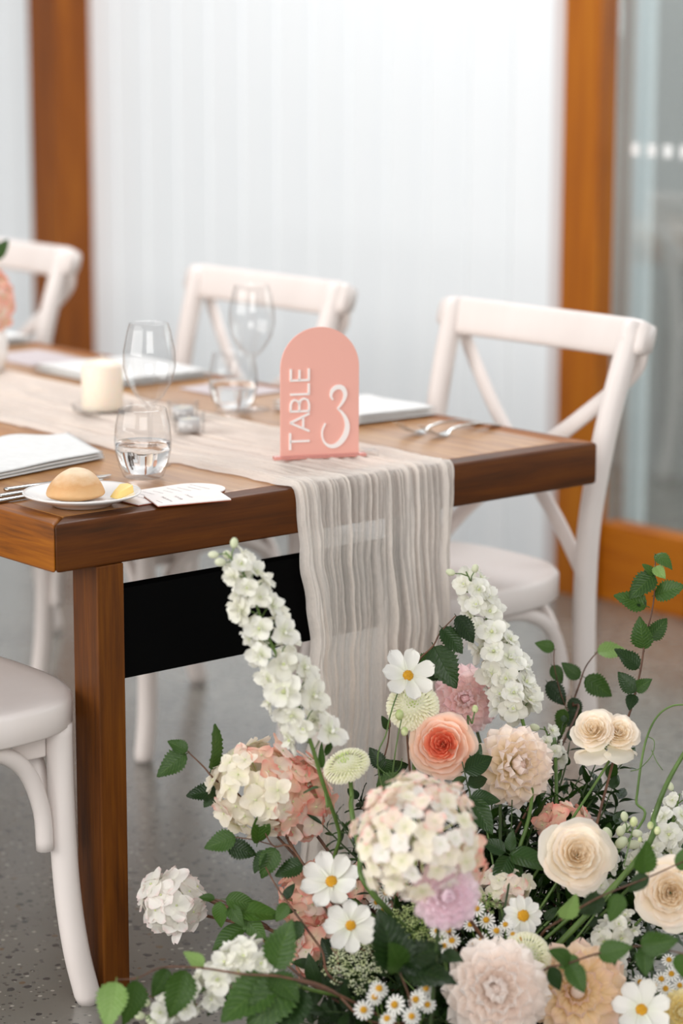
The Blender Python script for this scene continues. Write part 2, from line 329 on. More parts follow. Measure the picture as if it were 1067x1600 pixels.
# ------------------------------------------------------------ setting
WX = 2.64
f = MB().box((-7, -7, -.1), (6.5, 9, 0)).build('floor', M['floor'], smooth=False); f['kind'] = 'structure'
w = MB().box((WX+.03, 1.62, 0), (WX+.2, 9, 3.2)).build('wall_right', M['wall'], smooth=False); w['kind'] = 'structure'
pb = MB().box((0, -.0815, 0), (.03, .0815, 3.2)).mesh('plank', M['wall'], bevel=.006, seg=1, smooth=False)
y = 1.70
while y < 8.9:
    if not (3.72 < y < 3.92): link('plank', pb, w, Matrix.Translation((WX, y, 0)))
    y += .165
w = MB().box((-7, 8.9, 0), (WX+.03, 9.0, 3.2)).build('wall_far', M['wall'], smooth=False); w['kind'] = 'structure'
t = MB().box((WX-.055, 1.405, 0), (WX+.006, 1.535, 3.2)).build('trim_1', M['cedar'], bevel=.004, smooth=False); tag(t, 'orange cedar post between the glass door and the white boards', kind='structure')
t = MB().box((WX-.01, 1.535, 0), (WX+.12, 1.62, 3.2)).build('trim_2', M['reveal'], bevel=.004, smooth=False); tag(t, 'pale grey reveal beside the orange post', kind='structure')
t = MB().box((WX-.13, 3.74, 0), (WX+.03, 3.905, 3.2)).build('trim_3', M['cedar_dark'], bevel=.004, smooth=False); tag(t, 'brown cedar post at the left of the photo', kind='structure')
# glazed door right of the post
d = thing('door_1', None, None, (WX, 0, 0)); tag(d, 'glazed timber door with an orange cedar frame', kind='structure')
MB().box((WX-.02, -1.3, .0), (WX+.05, 1.404, .205)).build('bottom_rail', M['cedar_h'], d, bevel=.004, smooth=False)
MB().box((WX-.02, -1.3, 2.3), (WX+.05, 1.404, 2.45)).build('top_rail', M['cedar_h'], d, bevel=.004, smooth=False)
MB().box((WX-.02, -1.42, 0), (WX+.05, -1.3, 2.45)).build('door_stile', M['cedar'], d, bevel=.004, smooth=False)
MB().box((WX+.01, -1.3, .205), (WX+.018, 1.404, 2.3)).build('glass_pane', M['pane'], d, smooth=False)
dot = MB().box((0, -.014, -.016), (.002, .014, .016)).mesh('safety_dot', M['frost'], bevel=.0008, smooth=False)
for i in range(16): link('safety_dot', dot, d, Matrix.Translation((WX+.008, 1.34-.055*i, 1.17)))
t = MB().box((4.1, -4, 0), (4.3, 3.2, 3.4)).build('wall_outside', M['outgrey'], smooth=False); t['kind'] = 'structure'
t = MB().box((3.3, 1.90, 0), (3.33, 1.965, 3.2)).build('reflection_strip', M['reflblue'], bevel=.004, smooth=False); tag(t, 'pale blue strip standing in for a reflection in the glass door', kind='structure')  # strip added behind the pane in place of a reflection on it

# ------------------------------------------------------------ table
TW = 1.137; TL = 3.5; TZ = .76; TT = .074; ew = .045
tb = thing('dining_table', 'long brown timber dining table with thick top and black panel between legs', 'table', (0, 0, 0))
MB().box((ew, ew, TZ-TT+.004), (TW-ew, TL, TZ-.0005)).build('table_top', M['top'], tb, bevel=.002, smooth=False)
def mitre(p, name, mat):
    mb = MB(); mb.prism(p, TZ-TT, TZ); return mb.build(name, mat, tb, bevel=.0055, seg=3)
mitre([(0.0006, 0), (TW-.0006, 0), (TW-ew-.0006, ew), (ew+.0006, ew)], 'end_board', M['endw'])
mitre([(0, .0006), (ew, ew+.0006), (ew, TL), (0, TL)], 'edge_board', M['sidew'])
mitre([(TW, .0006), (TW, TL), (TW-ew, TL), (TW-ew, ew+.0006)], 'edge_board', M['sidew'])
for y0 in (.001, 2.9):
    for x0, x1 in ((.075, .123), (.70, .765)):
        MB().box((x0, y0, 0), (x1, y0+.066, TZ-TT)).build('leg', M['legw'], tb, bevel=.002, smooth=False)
    MB().box((.1235, y0+.02, .50), (.6995, y0+.05, .641)).build('black_panel', M['black'], tb, bevel=.001, smooth=False)

# ------------------------------------------------------------ cross back chairs (local +x is the front)
def seat_outline(n=64, grow=0):
    out = []
    for i in range(n):
        a = 2*PI*i/n; c, s = math.cos(a), math.sin(a); e = 2/2.8
        hw = .234+.014*c
        out.append(((.232+grow)*math.copysign(abs(c)**e, c)+.01, (hw+grow)*math.copysign(abs(s)**e, s)))
    return out
def chair_parts():
    P = []
    mb = MB(); n = 64; rows = [(-.02, .440), (-.003, .440), (0, .443), (0, .481), (-.004, .487), (-.012, .4895), (-.03, .4885), (-.08, .485), (-.14, .483)]
    vs = [];
    for g, z in rows: vs += [(x, y_, z) for x, y_ in seat_outline(n, g)]
    fs = [(i*n+j, i*n+(j+1) % n, (i+1)*n+(j+1) % n, (i+1)*n+j) for i in range(len(rows)-1) for j in range(n)]
    fs += [tuple(range(n))[::-1], tuple((len(rows)-1)*n+j for j in range(n))]
    mb.add(vs, fs); P.append(('seat', mb.mesh('seat', M['chair'])))
    for s in (-1, 1):
        # the leg slopes outwards and sweeps forward at the foot
        P.append(('front_leg', MB().tube(spline([(.174, s*.183, .445), (.174, s*.185, .34), (.177, s*.190, .2), (.186, s*.199, .09), (.203, s*.208, .0)], 6), [.0205]*24+[.0175], 14).mesh('front_leg', M['chair'])))
        pts = spline([(-.255, s*.212, 0), (-.222, s*.212, .14), (-.205, s*.212, .30), (-.20, s*.214, .46), (-.205, s*.220, .60), (-.235, s*.230, .77), (-.287, s*.240, .948)], 6)
        P.append(('rear_post', MB().tube(pts, [.0185]+[.0215]*(len(pts)-2)+[.019], 14).mesh('rear_post', M['chair'])))
        # glue block under the seat corner
        P.append(('corner_block', MB().prism([(.155, s*.176), (.095, s*.176), (.15, s*.116)] if s > 0 else [(.155, s*.176), (.15, s*.116), (.095, s*.176)], .395, .441).mesh('corner_block', M['chair'], bevel=.003, smooth=False)))
        # side arch brace
        side = [(.140, s*.190, .255), (.135, s*.190, .32), (.108, s*.192, .385), (.06, s*.197, .422), (0, s*.197, .431), (-.07, s*.197, .422), (-.13, s*.197, .385), (-.158, s*.197, .32), (-.163, s*.197, .255)]
        P.append(('arch_brace', MB().tube(spline(side, 4), .0135, 12).mesh('arch_brace', M['chair'])))
    for x in (.166, -.196):
        arch = [(x, -.155, .255), (x, -.15, .32), (x, -.12, .385), (x, -.06, .422), (x, 0, .43), (x, .06, .422), (x, .12, .385), (x, .15, .32), (x, .155, .255)]
        P.append(('arch_brace', MB().tube(spline(arch, 4), .0135, 12).mesh('arch_brace', M['chair'])))
    # curved top rail whose ends roll back past the posts
    rp = []
    for i in range(25):
        t_ = -1+2*i/24; yy = t_*.275; xx = -.272-.030*(1-t_*t_)-.018*max(0, abs(t_)-.8)/.2
        rp.append((xx, yy, .918-.004*(1-t_*t_)))
    rad = [(.037-.011*max(0, (abs(-1+2*i/24)-.86)/.14)**1.5, .0125+.006*max(0, (abs(-1+2*i/24)-.8)/.2)) for i in range(25)]
    mb = MB(); k = 16; pts = [Vector(p) for p in rp]; vs = []
    for i, p in enumerate(pts):
        T = (pts[min(i+1, 24)]-pts[max(i-1, 0)]).normalized(); Z = Vector((-.28, 0, 1)).normalized(); B = T.cross(Z).normalized()
        for j in range(k):
            a = 2*PI*j/k; c_, s_ = math.cos(a), math.sin(a); e = .55
            vs.append(p+Z*(rad[i][0]*math.copysign(abs(c_)**e, c_))+B*(rad[i][1]*math.copysign(abs(s_)**e, s_)))
    mb.add(vs, [(i*k+j, i*k+(j+1) % k, (i+1)*k+(j+1) % k, (i+1)*k+j) for i in range(24) for j in range(k)]+[tuple(range(k))[::-1], tuple(24*k+j for j in range(k))])
    P.append(('top_rail', mb.mesh('top_rail', M['chair'])))
    # cross slats run behind the posts from the rail ends to the opposite post feet
    for s in (-1, 1):
        pts = spline([(-.306, s*.252, .898), (-.306, s*.225, .845), (-.270, s*.115, .745), (-.240, 0, .655), (-.220, -s*.11, .565), (-.205, -s*.20, .47)], 6)
        off = .012*s
        P.append(('cross_slat', MB().tube([(p[0]+off*.7, p[1], p[2]) for p in pts], [(.0085, .0165)]*len(pts), 12, flat=(1, 0, 0)).mesh('cross_slat', M['chair'])))
    for s in (-1, 1):
        P.append(('screw_cap', MB().ball((0, 0, 0), .0055, 10, 6).mesh('screw_cap', M['chair'])))
        P[-1] = P[-1]+(Matrix.Translation((-.260, s*.2385, .918)),)
    return P
CP = chair_parts()
def chair(loc, rz, label, group='white cross-back chairs around the table'):
    t = thing('dining_chair', label, 'chair', loc, rz, group)
    for q in CP:
        o = bpy.data.objects.new(q[0], q[1]); COL.objects.link(o); o.parent = t
        if len(q) > 2: o.matrix_basis = q[2]
    return t
chair((1.055, .35, 0), PI, 'white cross-back wooden chair at the table end nearest the glass door')
chair((1.055, 1.19, 0), PI, 'white cross-back wooden chair behind the second wine glass')
chair((1.065, 2.22, 0), PI, 'white cross-back wooden chair before the brown post')
chair((-.1465, .223, 0), 0, 'white wooden chair beside the table leg, its back out of frame')

# ------------------------------------------------------------ gauze runner
def runner():
    rng = random.Random(3); R = .022
    ridges = []
    for i in range(85):
        ridges.append((rng.uniform(.01, .99), rng.choice((rng.uniform(.0035, .008), rng.uniform(.006, .016))), rng.uniform(.25, .9), rng.uniform(0, 9), rng.uniform(.3, 1.1)))
    ridges += [(.012, .008, 1, 1, .3), (.988, .008, 1, 2, .3), (.05, .02, .9, 5, .4), (.12, .014, .9, 3, .4)]
    nu = 300; ss = []
    s = -3.3
    while s < .85: ss.append(s); s += (.05 if s < -1.2 else .02 if s < -.1 else .007 if s < .1 else .009)
    nv = len(ss)-1; vs = []; uv = []; dens = []
    for s in ss:
        q = max(0, s+.006)                      # length past the start of the bend
        for i in range(nu+1):
            u = i/nu; h = 0; dn = 0
            for c, wd, a, ph, fr in ridges:
                cc = c+.013*math.sin(s*6*fr+ph)+.008*math.sin(s*17*fr+2*ph)
                am = a*(.72+.28*math.sin(s*5*fr+ph*1.7)); x = (u-cc)/wd
                if abs(x) < 3: g = math.exp(-x*x); h += am*g; dn += am*g
            lo = .433+(.012*math.exp(-((s+.0)/.3)**2)); hi = .792
            if s > 0: lo = .445+.012*math.sin(min(1, s/.35)*PI/2)-.03*max(0, s-.35)/.4; hi = .788-.02*min(1, s/.4)
            if s < -.3: lo = .430+.006*math.sin(s*5); hi = .797+.006*math.sin(s*4+1)
            lo += .0025*math.sin(s*37)+.0015*math.sin(s*83)
            hi += .0025*math.sin(s*31)
            x = lo+(hi-lo)*u
            hh = .0015+.0055*min(h, 1.8) + .003*noise.noise(Vector((u*14, s*9, 1)))+.0016*noise.noise(Vector((u*60, s*38, 4)))
            sw = .011*math.sin(u*9+1.2)+.006*math.sin(u*23)     # broad swing of the hanging cloth
            if s < -.006: p = (x, -s, TZ+max(hh, .001)+.003*math.exp(s/.03))
            else:
                al = .018; a = min(q/al, 1)*PI/2; L2 = q-al; gp = hh+.0035
                if L2 < 0: p = (x, .006-math.sin(a)*(.006+gp), TZ-.006+math.cos(a)*(.006+gp))
                else:
                    z = TZ-.006-L2; k = min(1, L2/.25)
                    yy = -gp-k*(.5*hh+sw+.017)
                    if z < .012: yy -= (.012-z)*.8; z = .004+.006*abs(math.sin(u*40+s*30))+hh*.3
                    p = (x, yy, z)
            vs.append(p); uv.append((u, s))
            b = .62+.13*noise.noise(Vector((u*30, s*2.5, 5)))+.10*noise.noise(Vector((u*90, s*1.2, 8)))
            if s < 0: b += .22
            b += .1*(math.cos(u*PI))**2
            dens.append(min(1, max(.18, b+.34*min(dn, 1.1))))
    wv = nu+1
    fs = [(j*wv+i, j*wv+i+1, (j+1)*wv+i+1, (j+1)*wv+i) for j in range(nv) for i in range(nu)]
    mb = MB(); mb.add(vs, fs, uv); me = mb.mesh('table_runner', M['gauze'])
    at_ = me.attributes.new('dens', 'FLOAT', 'POINT'); at_.data.foreach_set('value', dens)
    tag(link('table_runner', me), 'cream crinkled gauze runner along the table and hanging over its end', 'table runner')
runner()

# ------------------------------------------------------------ things on the table
T0 = TZ+.0005; TR = TZ+.008                                  # bare wood, top of the gauze
# table sign
sg = thing('table_sign', 'coral pink arched acrylic sign reading TABLE 3 on a small base', 'sign', (.572, .184, TZ+.006))
sa = math.atan2(.143-.198, .708-.583)
SM = Matrix.Translation((.572, .184, TZ+.006)) @ Matrix.Rotation(sa, 4, 'Z') @ Matrix.Rotation(math.radians(90), 4, 'X')   # local x right, y up, z to the viewer
sw_, sh_ = .136, .221
arch = [(0, 0), (sw_, 0)]+[(sw_/2+sw_/2*math.cos(PI*i/40), sh_-sw_/2+sw_/2*math.sin(PI*i/40)) for i in range(41)]
link('panel', MB().prism(arch, -.003, 0).mesh('panel', M['pink'], bevel=.0006, seg=1, smooth=False), sg, SM)
link('base_bar', MB().box((-.012, .001, -.009), (sw_+.012, .007, .006)).mesh('base_bar', M['pinkclear'], bevel=.001, smooth=False), sg, SM)
link('clear_foot', MB().box((sw_+.010, 0, -.024), (sw_+.034, .010, .006)).mesh('clear_foot', M['glass'], bevel=.001, smooth=False), sg, SM)
def stroke(path, wid, mb, z0=.0, z1=.003):
    """flat ribbon of varying width raised off the panel"""
    k = len(path); wid = wid if hasattr(wid, '__len__') else [wid]*k; L_, R_ = [], []
    for i in range(k):
        a = Vector(path[max(i-1, 0)]); b = Vector(path[min(i+1, k-1)]); d = (b-a).normalized(); n_ = Vector((-d.y, d.x))*wid[i]/2
        L_.append(Vector(path[i])+n_); R_.append(Vector(path[i])-n_)
    vs = [(p.x, p.y, z) for z in (z0, z1) for p in L_+R_]; q = 2*k; fs = []
    for i in range(k-1):
        fs += [(q+i, q+k+i, q+k+i+1, q+i+1), (i, i+1, k+i+1, k+i), (i, q+i, q+i+1, i+1), (k+i, k+i+1, q+k+i+1, q+k+i)]
    fs += [(0, k, q+k, q), (k-1, q+k-1, q+2*k-1, 2*k-1)]
    mb.add(vs, fs)
# letters run up the panel: letter x -> up, letter y -> left
LH = .0335; lw = .0036
GL = {'T': [[(0, 1), (.8, 1)], [(.4, 0), (.4, 1)]], 'A': [[(0, 0), (.42, 1)], [(.42, 1), (.84, 0)], [(.14, .33), (.70, .33)]],
      'B': [[(.06, 0), (.06, 1)], [(.06, .97), (.38, .97), (.54, .9), (.60, .76), (.54, .60), (.38, .53), (.06, .53)], [(.38, .53), (.58, .46), (.66, .28), (.58, .1), (.38, .03), (.06, .03)]],
      'L': [[(.06, 0), (.06, 1)], [(.06, .04), (.56, .04)]], 'E': [[(.06, 0), (.06, 1)], [(.06, .04), (.6, .04)], [(.06, .52), (.55, .52)], [(.06, .96), (.6, .96)]]}
yy = .017
for ch, adv in zip('TABLE', (.86, .90, .80, .66, .6)):
    mb = MB()
    for st in GL[ch]:
        stroke([(.016+LH*(1-q), yy+LH*1.06*p) for p, q in st], lw, mb)
    link('letter', mb.mesh('letter', M['letter'], smooth=False), sg, SM); yy += adv*LH*1.06
num = spline([(.096, .1015, 0), (.0925, .108, 0), (.095, .117, 0), (.103, .1225, 0), (.112, .121, 0), (.117, .112, 0), (.1155, .102, 0), (.109, .0915, 0), (.104, .0865, 0)], 6)
num2 = spline([(.104, .0865, 0), (.112, .079, 0), (.1185, .068, 0), (.121, .055, 0), (.1175, .041, 0), (.108, .0285, 0), (.096, .023, 0), (.085, .0265, 0), (.0785, .036, 0), (.0775, .050, 0), (.083, .0625, 0)], 6)
mb = MB()
n1 = len(num); stroke([(p[0]-.006, p[1]-.003) for p in num], [.0028+.0052*math.sin(PI*min(1, i/(n1*.92)))**1.5 for i in range(n1)], mb)
n2 = len(num2); stroke([(p[0]-.006, p[1]-.003) for p in num2], [.0028+.0062*math.sin(PI*min(1, i/(n2*.8)))**1.4 for i in range(n2)], mb)
link('numeral', mb.mesh('numeral', M['letter'], smooth=False), sg, SM)

# glasses
def tumbler(loc, label, level=.058):
    t = thing('water_glass', label, 'glass', loc, 0, 'stemless water glasses')
    o_ = [(0, 0), (.026, 0), (.031, .003), (.038, .022), (.0435, .045), (.0445, .062), (.0425, .085), (.037, .112)]
    i_ = [(.0360, .112), (.0413, .085), (.0432, .062), (.0421, .045), (.0366, .024), (.029, .010), (.020, .0075), (0, .007)]
    MB().lathe([(r*1.045, z) for r, z in o_]+[(.0365*1.045, .1128)]+[(r*1.045, z) for r, z in i_], 48).build('glass_bowl', M['glass'], t, Matrix.Translation(loc), merge=True)
    w_ = [(0, .0073), (.020, .0078), (.029, .0103), (.0362, .0243), (.0416, .0453), (.0424, level), (0, level)]
    MB().lathe([(r*1.042, z) for r, z in w_], 48).build('water', M['water'], t, Matrix.Translation(loc), merge=True)
    return t
def wine(loc, label):
    t = thing('wine_glass', label, 'glass', loc, 0, 'clear stemmed wine glasses')
    o_ = [(0, 0), (.033, 0), (.0335, .0015), (.020, .004), (.007, .009), (.0042, .02), (.0038, .06), (.0042, .092), (.009, .100), (.024, .116), (.038, .140), (.0438, .165), (.0432, .19), (.0365, .222), (.0325, .236)]
    i_ = [(.0318, .236), (.0357, .222), (.0423, .19), (.0429, .165), (.0371, .141), (.023, .118), (.008, .104), (0, .102)]
    MB().lathe(o_+[(.0322, .2366)]+i_, 48).build('glass_bowl', M['glass'], t, Matrix.Translation(loc), merge=True); return t
tumbler((.322, .226, T0), 'stemless glass of water beside the bread plate')
wine((.397, .310, T0), 'empty wine glass standing behind the nearer water glass')
tumbler((.850, .672, T0), 'stemless glass of water beside the far wine glass')
wine((.895, .672, T0), 'empty wine glass left of the pink sign')

# candle, tealights
cl = Vector((.640, .800, TR))
c_ = thing('pillar_candle', 'unlit ivory pillar candle with domed top on the runner', 'candle', cl)
MB().lathe([(0, .004), (.037, .004), (.0388, .006), (.0388, .083), (.037, .087), (.025, .094), (.008, .0985), (0, .0985)], 40).build('wax', M['wax'], c_, Matrix.Translation(cl), merge=True)
MB().tube([cl+Vector((0, 0, .097)), cl+Vector((.001, 0, .106))], .0012, 6).build('wick', M['wick'], c_)
ho = MB().lathe([(0, -.0015), (.052, -.0015), (.056, .002), (.057, .014), (.0555, .014), (.0545, .0035), (0, .0028)], 40).build('candle_dish', M['glass'], None, Matrix.Translation(cl), merge=True)
tag(ho, 'shallow clear glass dish under the ivory pillar candle', 'dish')
def tealight(loc, label, glabel):
    t = thing('tealight', label, 'candle', loc+Vector((0, 0, .0035)), 0, 'tealights on the runner')
    L_ = Matrix.Translation(loc+Vector((0, 0, .0035)))
    MB().lathe([(0, 0), (.019, 0), (.0195, .022), (.0185, .022), (.018, .017), (0, .017)], 32).build('tin', M['tin'], t, L_, merge=True)
    MB().lathe([(0, .0172), (.0178, .0172), (.0178, .0195), (0, .0205)], 32).build('wax', M['wax'], t, L_, merge=True)
    MB().tube([loc+Vector((0, 0, .023)), loc+Vector((0, .001, .031))], .0009, 6).build('wick', M['wick'], t)
    g = MB().lathe([(0, -.001), (.0275, -.001), (.028, .001), (.0285, .036), (.0262, .036), (.0258, .0025), (0, .003)], 36).build('tealight_holder', M['glass'], None, Matrix.Translation(loc), merge=True)
    tag(g, glabel, 'candle holder')
tealight(Vector((.618, .500, TR)), 'white tealight in the clear holder right of the near wine glass', 'clear glass tealight holder just right of the near wine glass')
tealight(Vector((.690, .615, TR)), 'white tealight half hidden behind the nearer tealight', 'clear glass tealight holder behind the nearer one')

# bread plate
pl = Vector((.118, .101, T0))
p_ = thing('bread_plate', 'small white porcelain bread plate on the near table corner', 'plate', pl)
MB().lathe([(0, .003), (.040, .003), (.041, 0), (.045, 0), (.048, .003), (.066, .009), (.089, .0175), (.0905, .0195), (.0895, .021), (.085, .0195), (.066, .0125), (.052, .0075), (0, .0065)], 56).build('dish', M['porcelain'], p_, Matrix.Translation(pl), merge=True)
bc = pl+Vector((-.008, .004, .0078))
def breadfn(u, v):
    a = u*2*PI; t_ = v*PI
    r = math.sin(t_)**.85; z = -math.cos(t_)
    x = .047*r*math.cos(a); y = .040*r*math.sin(a)
    zz = .011+.011*z if z < 0 else .011+.037*z**1.5
    k = 1+.05*noise.noise(Vector((x*30, y*30, z*1.2)))
    return bc+Vector((x*k, y*k, zz+.0025*noise.noise(Vector((x*40, y*40, 3)))*v))
tag(MB().grid(breadfn, 40, 24).build('bread_roll', M['bread'], merge=True), 'pale crusty bread roll with a peaked top on the plate', 'bread')
bt = MB(); bu = pl+Vector((.051, -.030, .0095))
bt.prism([(-.017, -.012), (.016, -.014), (.019, .010), (.004, .016), (-.015, .010)], 0, .012)
for i in range(5, 10): x, y_, z = bt.v[i]; bt.v[i] = (x*.75+.004, y_*.75, z+(.007 if x > 0 else -.002))
tag(bt.build('butter_pat', M['butter'], None, Matrix.Translation(bu), bevel=.0025), 'yellow pat of butter beside the bread roll', 'butter')

# cutlery
def flat_bar(pts, mb, th=.002):
    """pts: (x, half width, z, half thickness) along x"""
    vs = []; k = 10
    for x, hw, z, ht in pts:
        for j in range(k):
            a = 2*PI*j/k; vs.append((x, hw*math.cos(a), z+ht*math.sin(a)))
    n = len(pts)
    mb.add(vs, [(i*k+j, i*k+(j+1) % k, (i+1)*k+(j+1) % k, (i+1)*k+j) for i in range(n-1) for j in range(k)]+[tuple(range(k))[::-1], tuple((n-1)*k+j for j in range(k))])
def knife(a, b, label):
    a, b = Vector(a), Vector(b); t = thing('table_knife', label, 'cutlery', a, 0, 'steel cutlery beside the bread plate')
    L_ = (b-a).length; mt = Matrix.Translation(a) @ Matrix.Rotation(math.atan2(b.y-a.y, b.x-a.x), 4, 'Z') @ Matrix.Scale(L_/.22, 4)
    mb = MB(); flat_bar([(0, .0055, .0035, .0030), (.003, .0068, .0035, .0035), (.05, .0062, .0035, .0033), (.10, .005, .0035, .003)], mb)
    link('handle', mb.mesh('handle', M['steel']), t, mt)
    mb = MB(); flat_bar([(.099, .0045, .0035, .0026), (.108, .0075, .003, .0012), (.16, .0095, .003, .0008), (.20, .0095, .003, .0007), (.215, .006, .003, .0006), (.22, .001, .003, .0005)], mb)
    link('blade', mb.mesh('blade', M['steel']), t, mt)
def fork(a, b, label, lift=0):
    a, b = Vector(a), Vector(b); t = thing('table_fork', label, 'cutlery', a, 0, 'steel forks on the far side of the table')
    L_ = (b-a).length; mt = Matrix.Translation(a+Vector((0, 0, lift))) @ Matrix.Rotation(math.atan2(b.y-a.y, b.x-a.x), 4, 'Z') @ Matrix.Scale(L_/.2, 4)
    mb = MB(); flat_bar([(0, .0015, .0015, .0008), (.004, .009, .002, .0012), (.03, .0085, .007, .0014), (.06, .0045, .012, .0018), (.10, .0028, .013, .0022), (.128, .003, .009, .0020), (.136, .006, .006, .0014), (.142, .0105, .004, .0011), (.150, .0125, .0028, .001), (.158, .0122, .003, .001)], mb)
    link('handle', mb.mesh('handle', M['steel']), t, mt)
    for k in range(4):
        y_ = -.0100+k*.00667; mb = MB(); flat_bar([(.155, .0022, .003, .001), (.17, .0019, .006, .0009), (.186, .0016, .014, .0008), (.2, .0006, .024, .0006)], mb)
        link('tine', mb.mesh('tine', M['steel']), t, mt @ Matrix.Translation((0, y_, 0)))
knife((.010, .187, T0), (.229, .212, T0), 'steel knife with its butt nearest the table edge beside plate')
knife((.045, .222, T0), (.255, .243, T0), 'steel knife lying in the middle beside the bread plate')
knife((.083, .262, T0), (.289, .268, T0), 'steel knife whose tip shows past the bread plate')
fork((1.125, .236, T0), (.915, .212, T0), 'steel fork nearer the table end, tines down')
fork((1.120, .272, T0), (.900, .262, T0), 'steel fork beside the far folded napkin, tines down')

# napkins
def napkin(quad, label, th=.010, group='white folded napkins', z=T0, wave=.004, seed=0, flop=0):
    """folded linen: four corners on the table, thickness th, rounded fold edges"""
    a, b, c, d = [Vector((p[0], p[1], 0)) for p in quad]; t = thing('folded_napkin', label, 'napkin', (a.x, a.y, z), 0, group)
    for lay in range(3):
        z0 = z+.0008+lay*th/3; hh = th/3-.0007; ins = .004*lay
        def top(u, v, up):
            e = min(1, min(u, 1-u, v, 1-v)*14); e = math.sqrt(max(0, 1-(1-e)**2))
            uu = ins+u*(1-ins-.005*lay); vv = v; p = a*(1-uu)*(1-vv)+b*uu*(1-vv)+c*uu*vv+d*(1-uu)*vv
            wv = wave*noise.noise(Vector((u*2.2+seed, v*2, 0)))+wave*.9+flop*math.exp(-((u-.62)/.2)**2)*(v**2)
            zz = z0+wv*(lay+.15)/3+(hh/2)+(hh/2)*e*(1 if up else -1)
            return (p.x, p.y, max(zz, z+.0003))
        mb = MB(); mb.grid(lambda u, v: top(u, v, True), 24, 20); mb.grid(lambda u, v: top(1-u, v, False), 24, 20)
        mb.build('fold', M['linen'], t, merge=True)
napkin([(-.03+.06, .225+.10, 0), (.372, .405, 0), (.432, .60, 0), (.09, .57, 0)], 'white folded napkin at the left edge on the near side', .012, flop=.018, seed=2)
napkin([(.925, .402), (1.118, .395), (1.125, .60), (.93, .66)], 'white folded napkin behind the pink sign, beside the forks', .016, seed=5)
napkin([(.86, 1.06), (1.10, 1.07), (1.12, 1.36), (.86, 1.38)], 'white folded napkin behind the pillar candle', .014, seed=8)
napkin([(.90, 1.78), (1.11, 1.76), (1.125, 2.06), (.92, 2.08)], 'white folded napkin at the left edge before the far chair', .016, seed=11)
for quad, lab in (([(.90, 1.44), (1.05, 1.44), (1.06, 1.66), (.90, 1.66)], 'grey menu card lying behind the pillar candle'), ([(.945, .80), (1.10, .82), (1.09, 1.0), (.95, .98)], 'grey menu card lying behind the far wine glass')):
    tag(MB().prism(quad, T0, T0+.0015).build('menu_card', M['greycard'], bevel=.0004, smooth=False), lab, 'card')

# cards near the bread plate
def squiggle(a, b, amp, mb, seed, z):
    rg = random.Random(seed); a, b = Vector(a), Vector(b); d = b-a; n_ = Vector((-d.y, d.x)).normalized(); k = int(d.length/.0011); pts = []
    for i in range(k+1):
        t_ = i/k; pts.append(a+d*t_+n_*amp*(math.sin(i*1.45+rg.random())*.6+rg.uniform(-.5, .5))+d.normalized()*.0011*math.cos(i*1.45))
    stroke([(p.x, p.y) for p in pts], .00055, mb, z, z+.00012)
mc = thing('menu_card', 'ivory arched menu card with grey handwriting lying under the place card', 'card', (.19, .06, T0))
A0 = Vector((.175, .082)); ax = Vector((.170, .002)).normalized(); ay = Vector((-ax.y, ax.x)); HW = .047
poly = [A0-ay*HW, A0+ax*.145-ay*HW]+[A0+ax*.145+ax*HW*math.sin(PI*i/24)-ay*HW*math.cos(PI*i/24) for i in range(1, 24)]+[A0+ax*.145+ay*HW, A0+ay*HW]
link('backing', MB().prism([(p.x, p.y) for p in poly], T0, T0+.0012).mesh('backing', M['card_edge'], smooth=False), mc)
link('face', MB().prism([(p.x, p.y) for p in poly], T0+.0013, T0+.0028).mesh('face', M['card'], smooth=False), mc)
mb = MB()
for i in range(9):
    c0 = A0+ax*(.035+.0155*i); squiggle(c0-ay*(.030-.004*(i % 3)), c0+ay*(.032-.006*((i+1) % 3)), .0016 if i > 6 else .0009, mb, i, T0+.0029)
link('writing', mb.mesh('writing', M['ink'], smooth=False), mc)
Q = [(.184, -.004), (.300, -.034), (.334, .050), (.214, .074)]
pc = thing('place_card', 'ivory rectangular place card with script overlapping the table edge', 'card', (Q[0][0], Q[0][1], T0+.003))
link('backing', MB().prism(Q, T0+.0032, T0+.0044).mesh('backing', M['card_edge'], smooth=False), pc)
link('face', MB().prism(Q, T0+.0045, T0+.0062).mesh('face', M['card'], smooth=False), pc)
mb = MB(); q0 = Vector(Q[0]); qx = (Vector(Q[1])-q0).normalized(); qy = Vector((-qx.y, qx.x))
squiggle(q0+qx*.030+qy*.018, q0+qx*.030+qy*.060, .0032, mb, 31, T0+.0063); squiggle(q0+qx*.050+qy*.026, q0+qx*.050+qy*.058, .0036, mb, 32, T0+.0063)
squiggle(q0+qx*.070+qy*.034, q0+qx*.070+qy*.06, .0030, mb, 33, T0+.0063); squiggle(q0+qx*.012+qy*.012, q0+qx*.012+qy*.036, .0010, mb, 34, T0+.0063)
link('writing', mb.mesh('writing', M['ink'], smooth=False), pc)

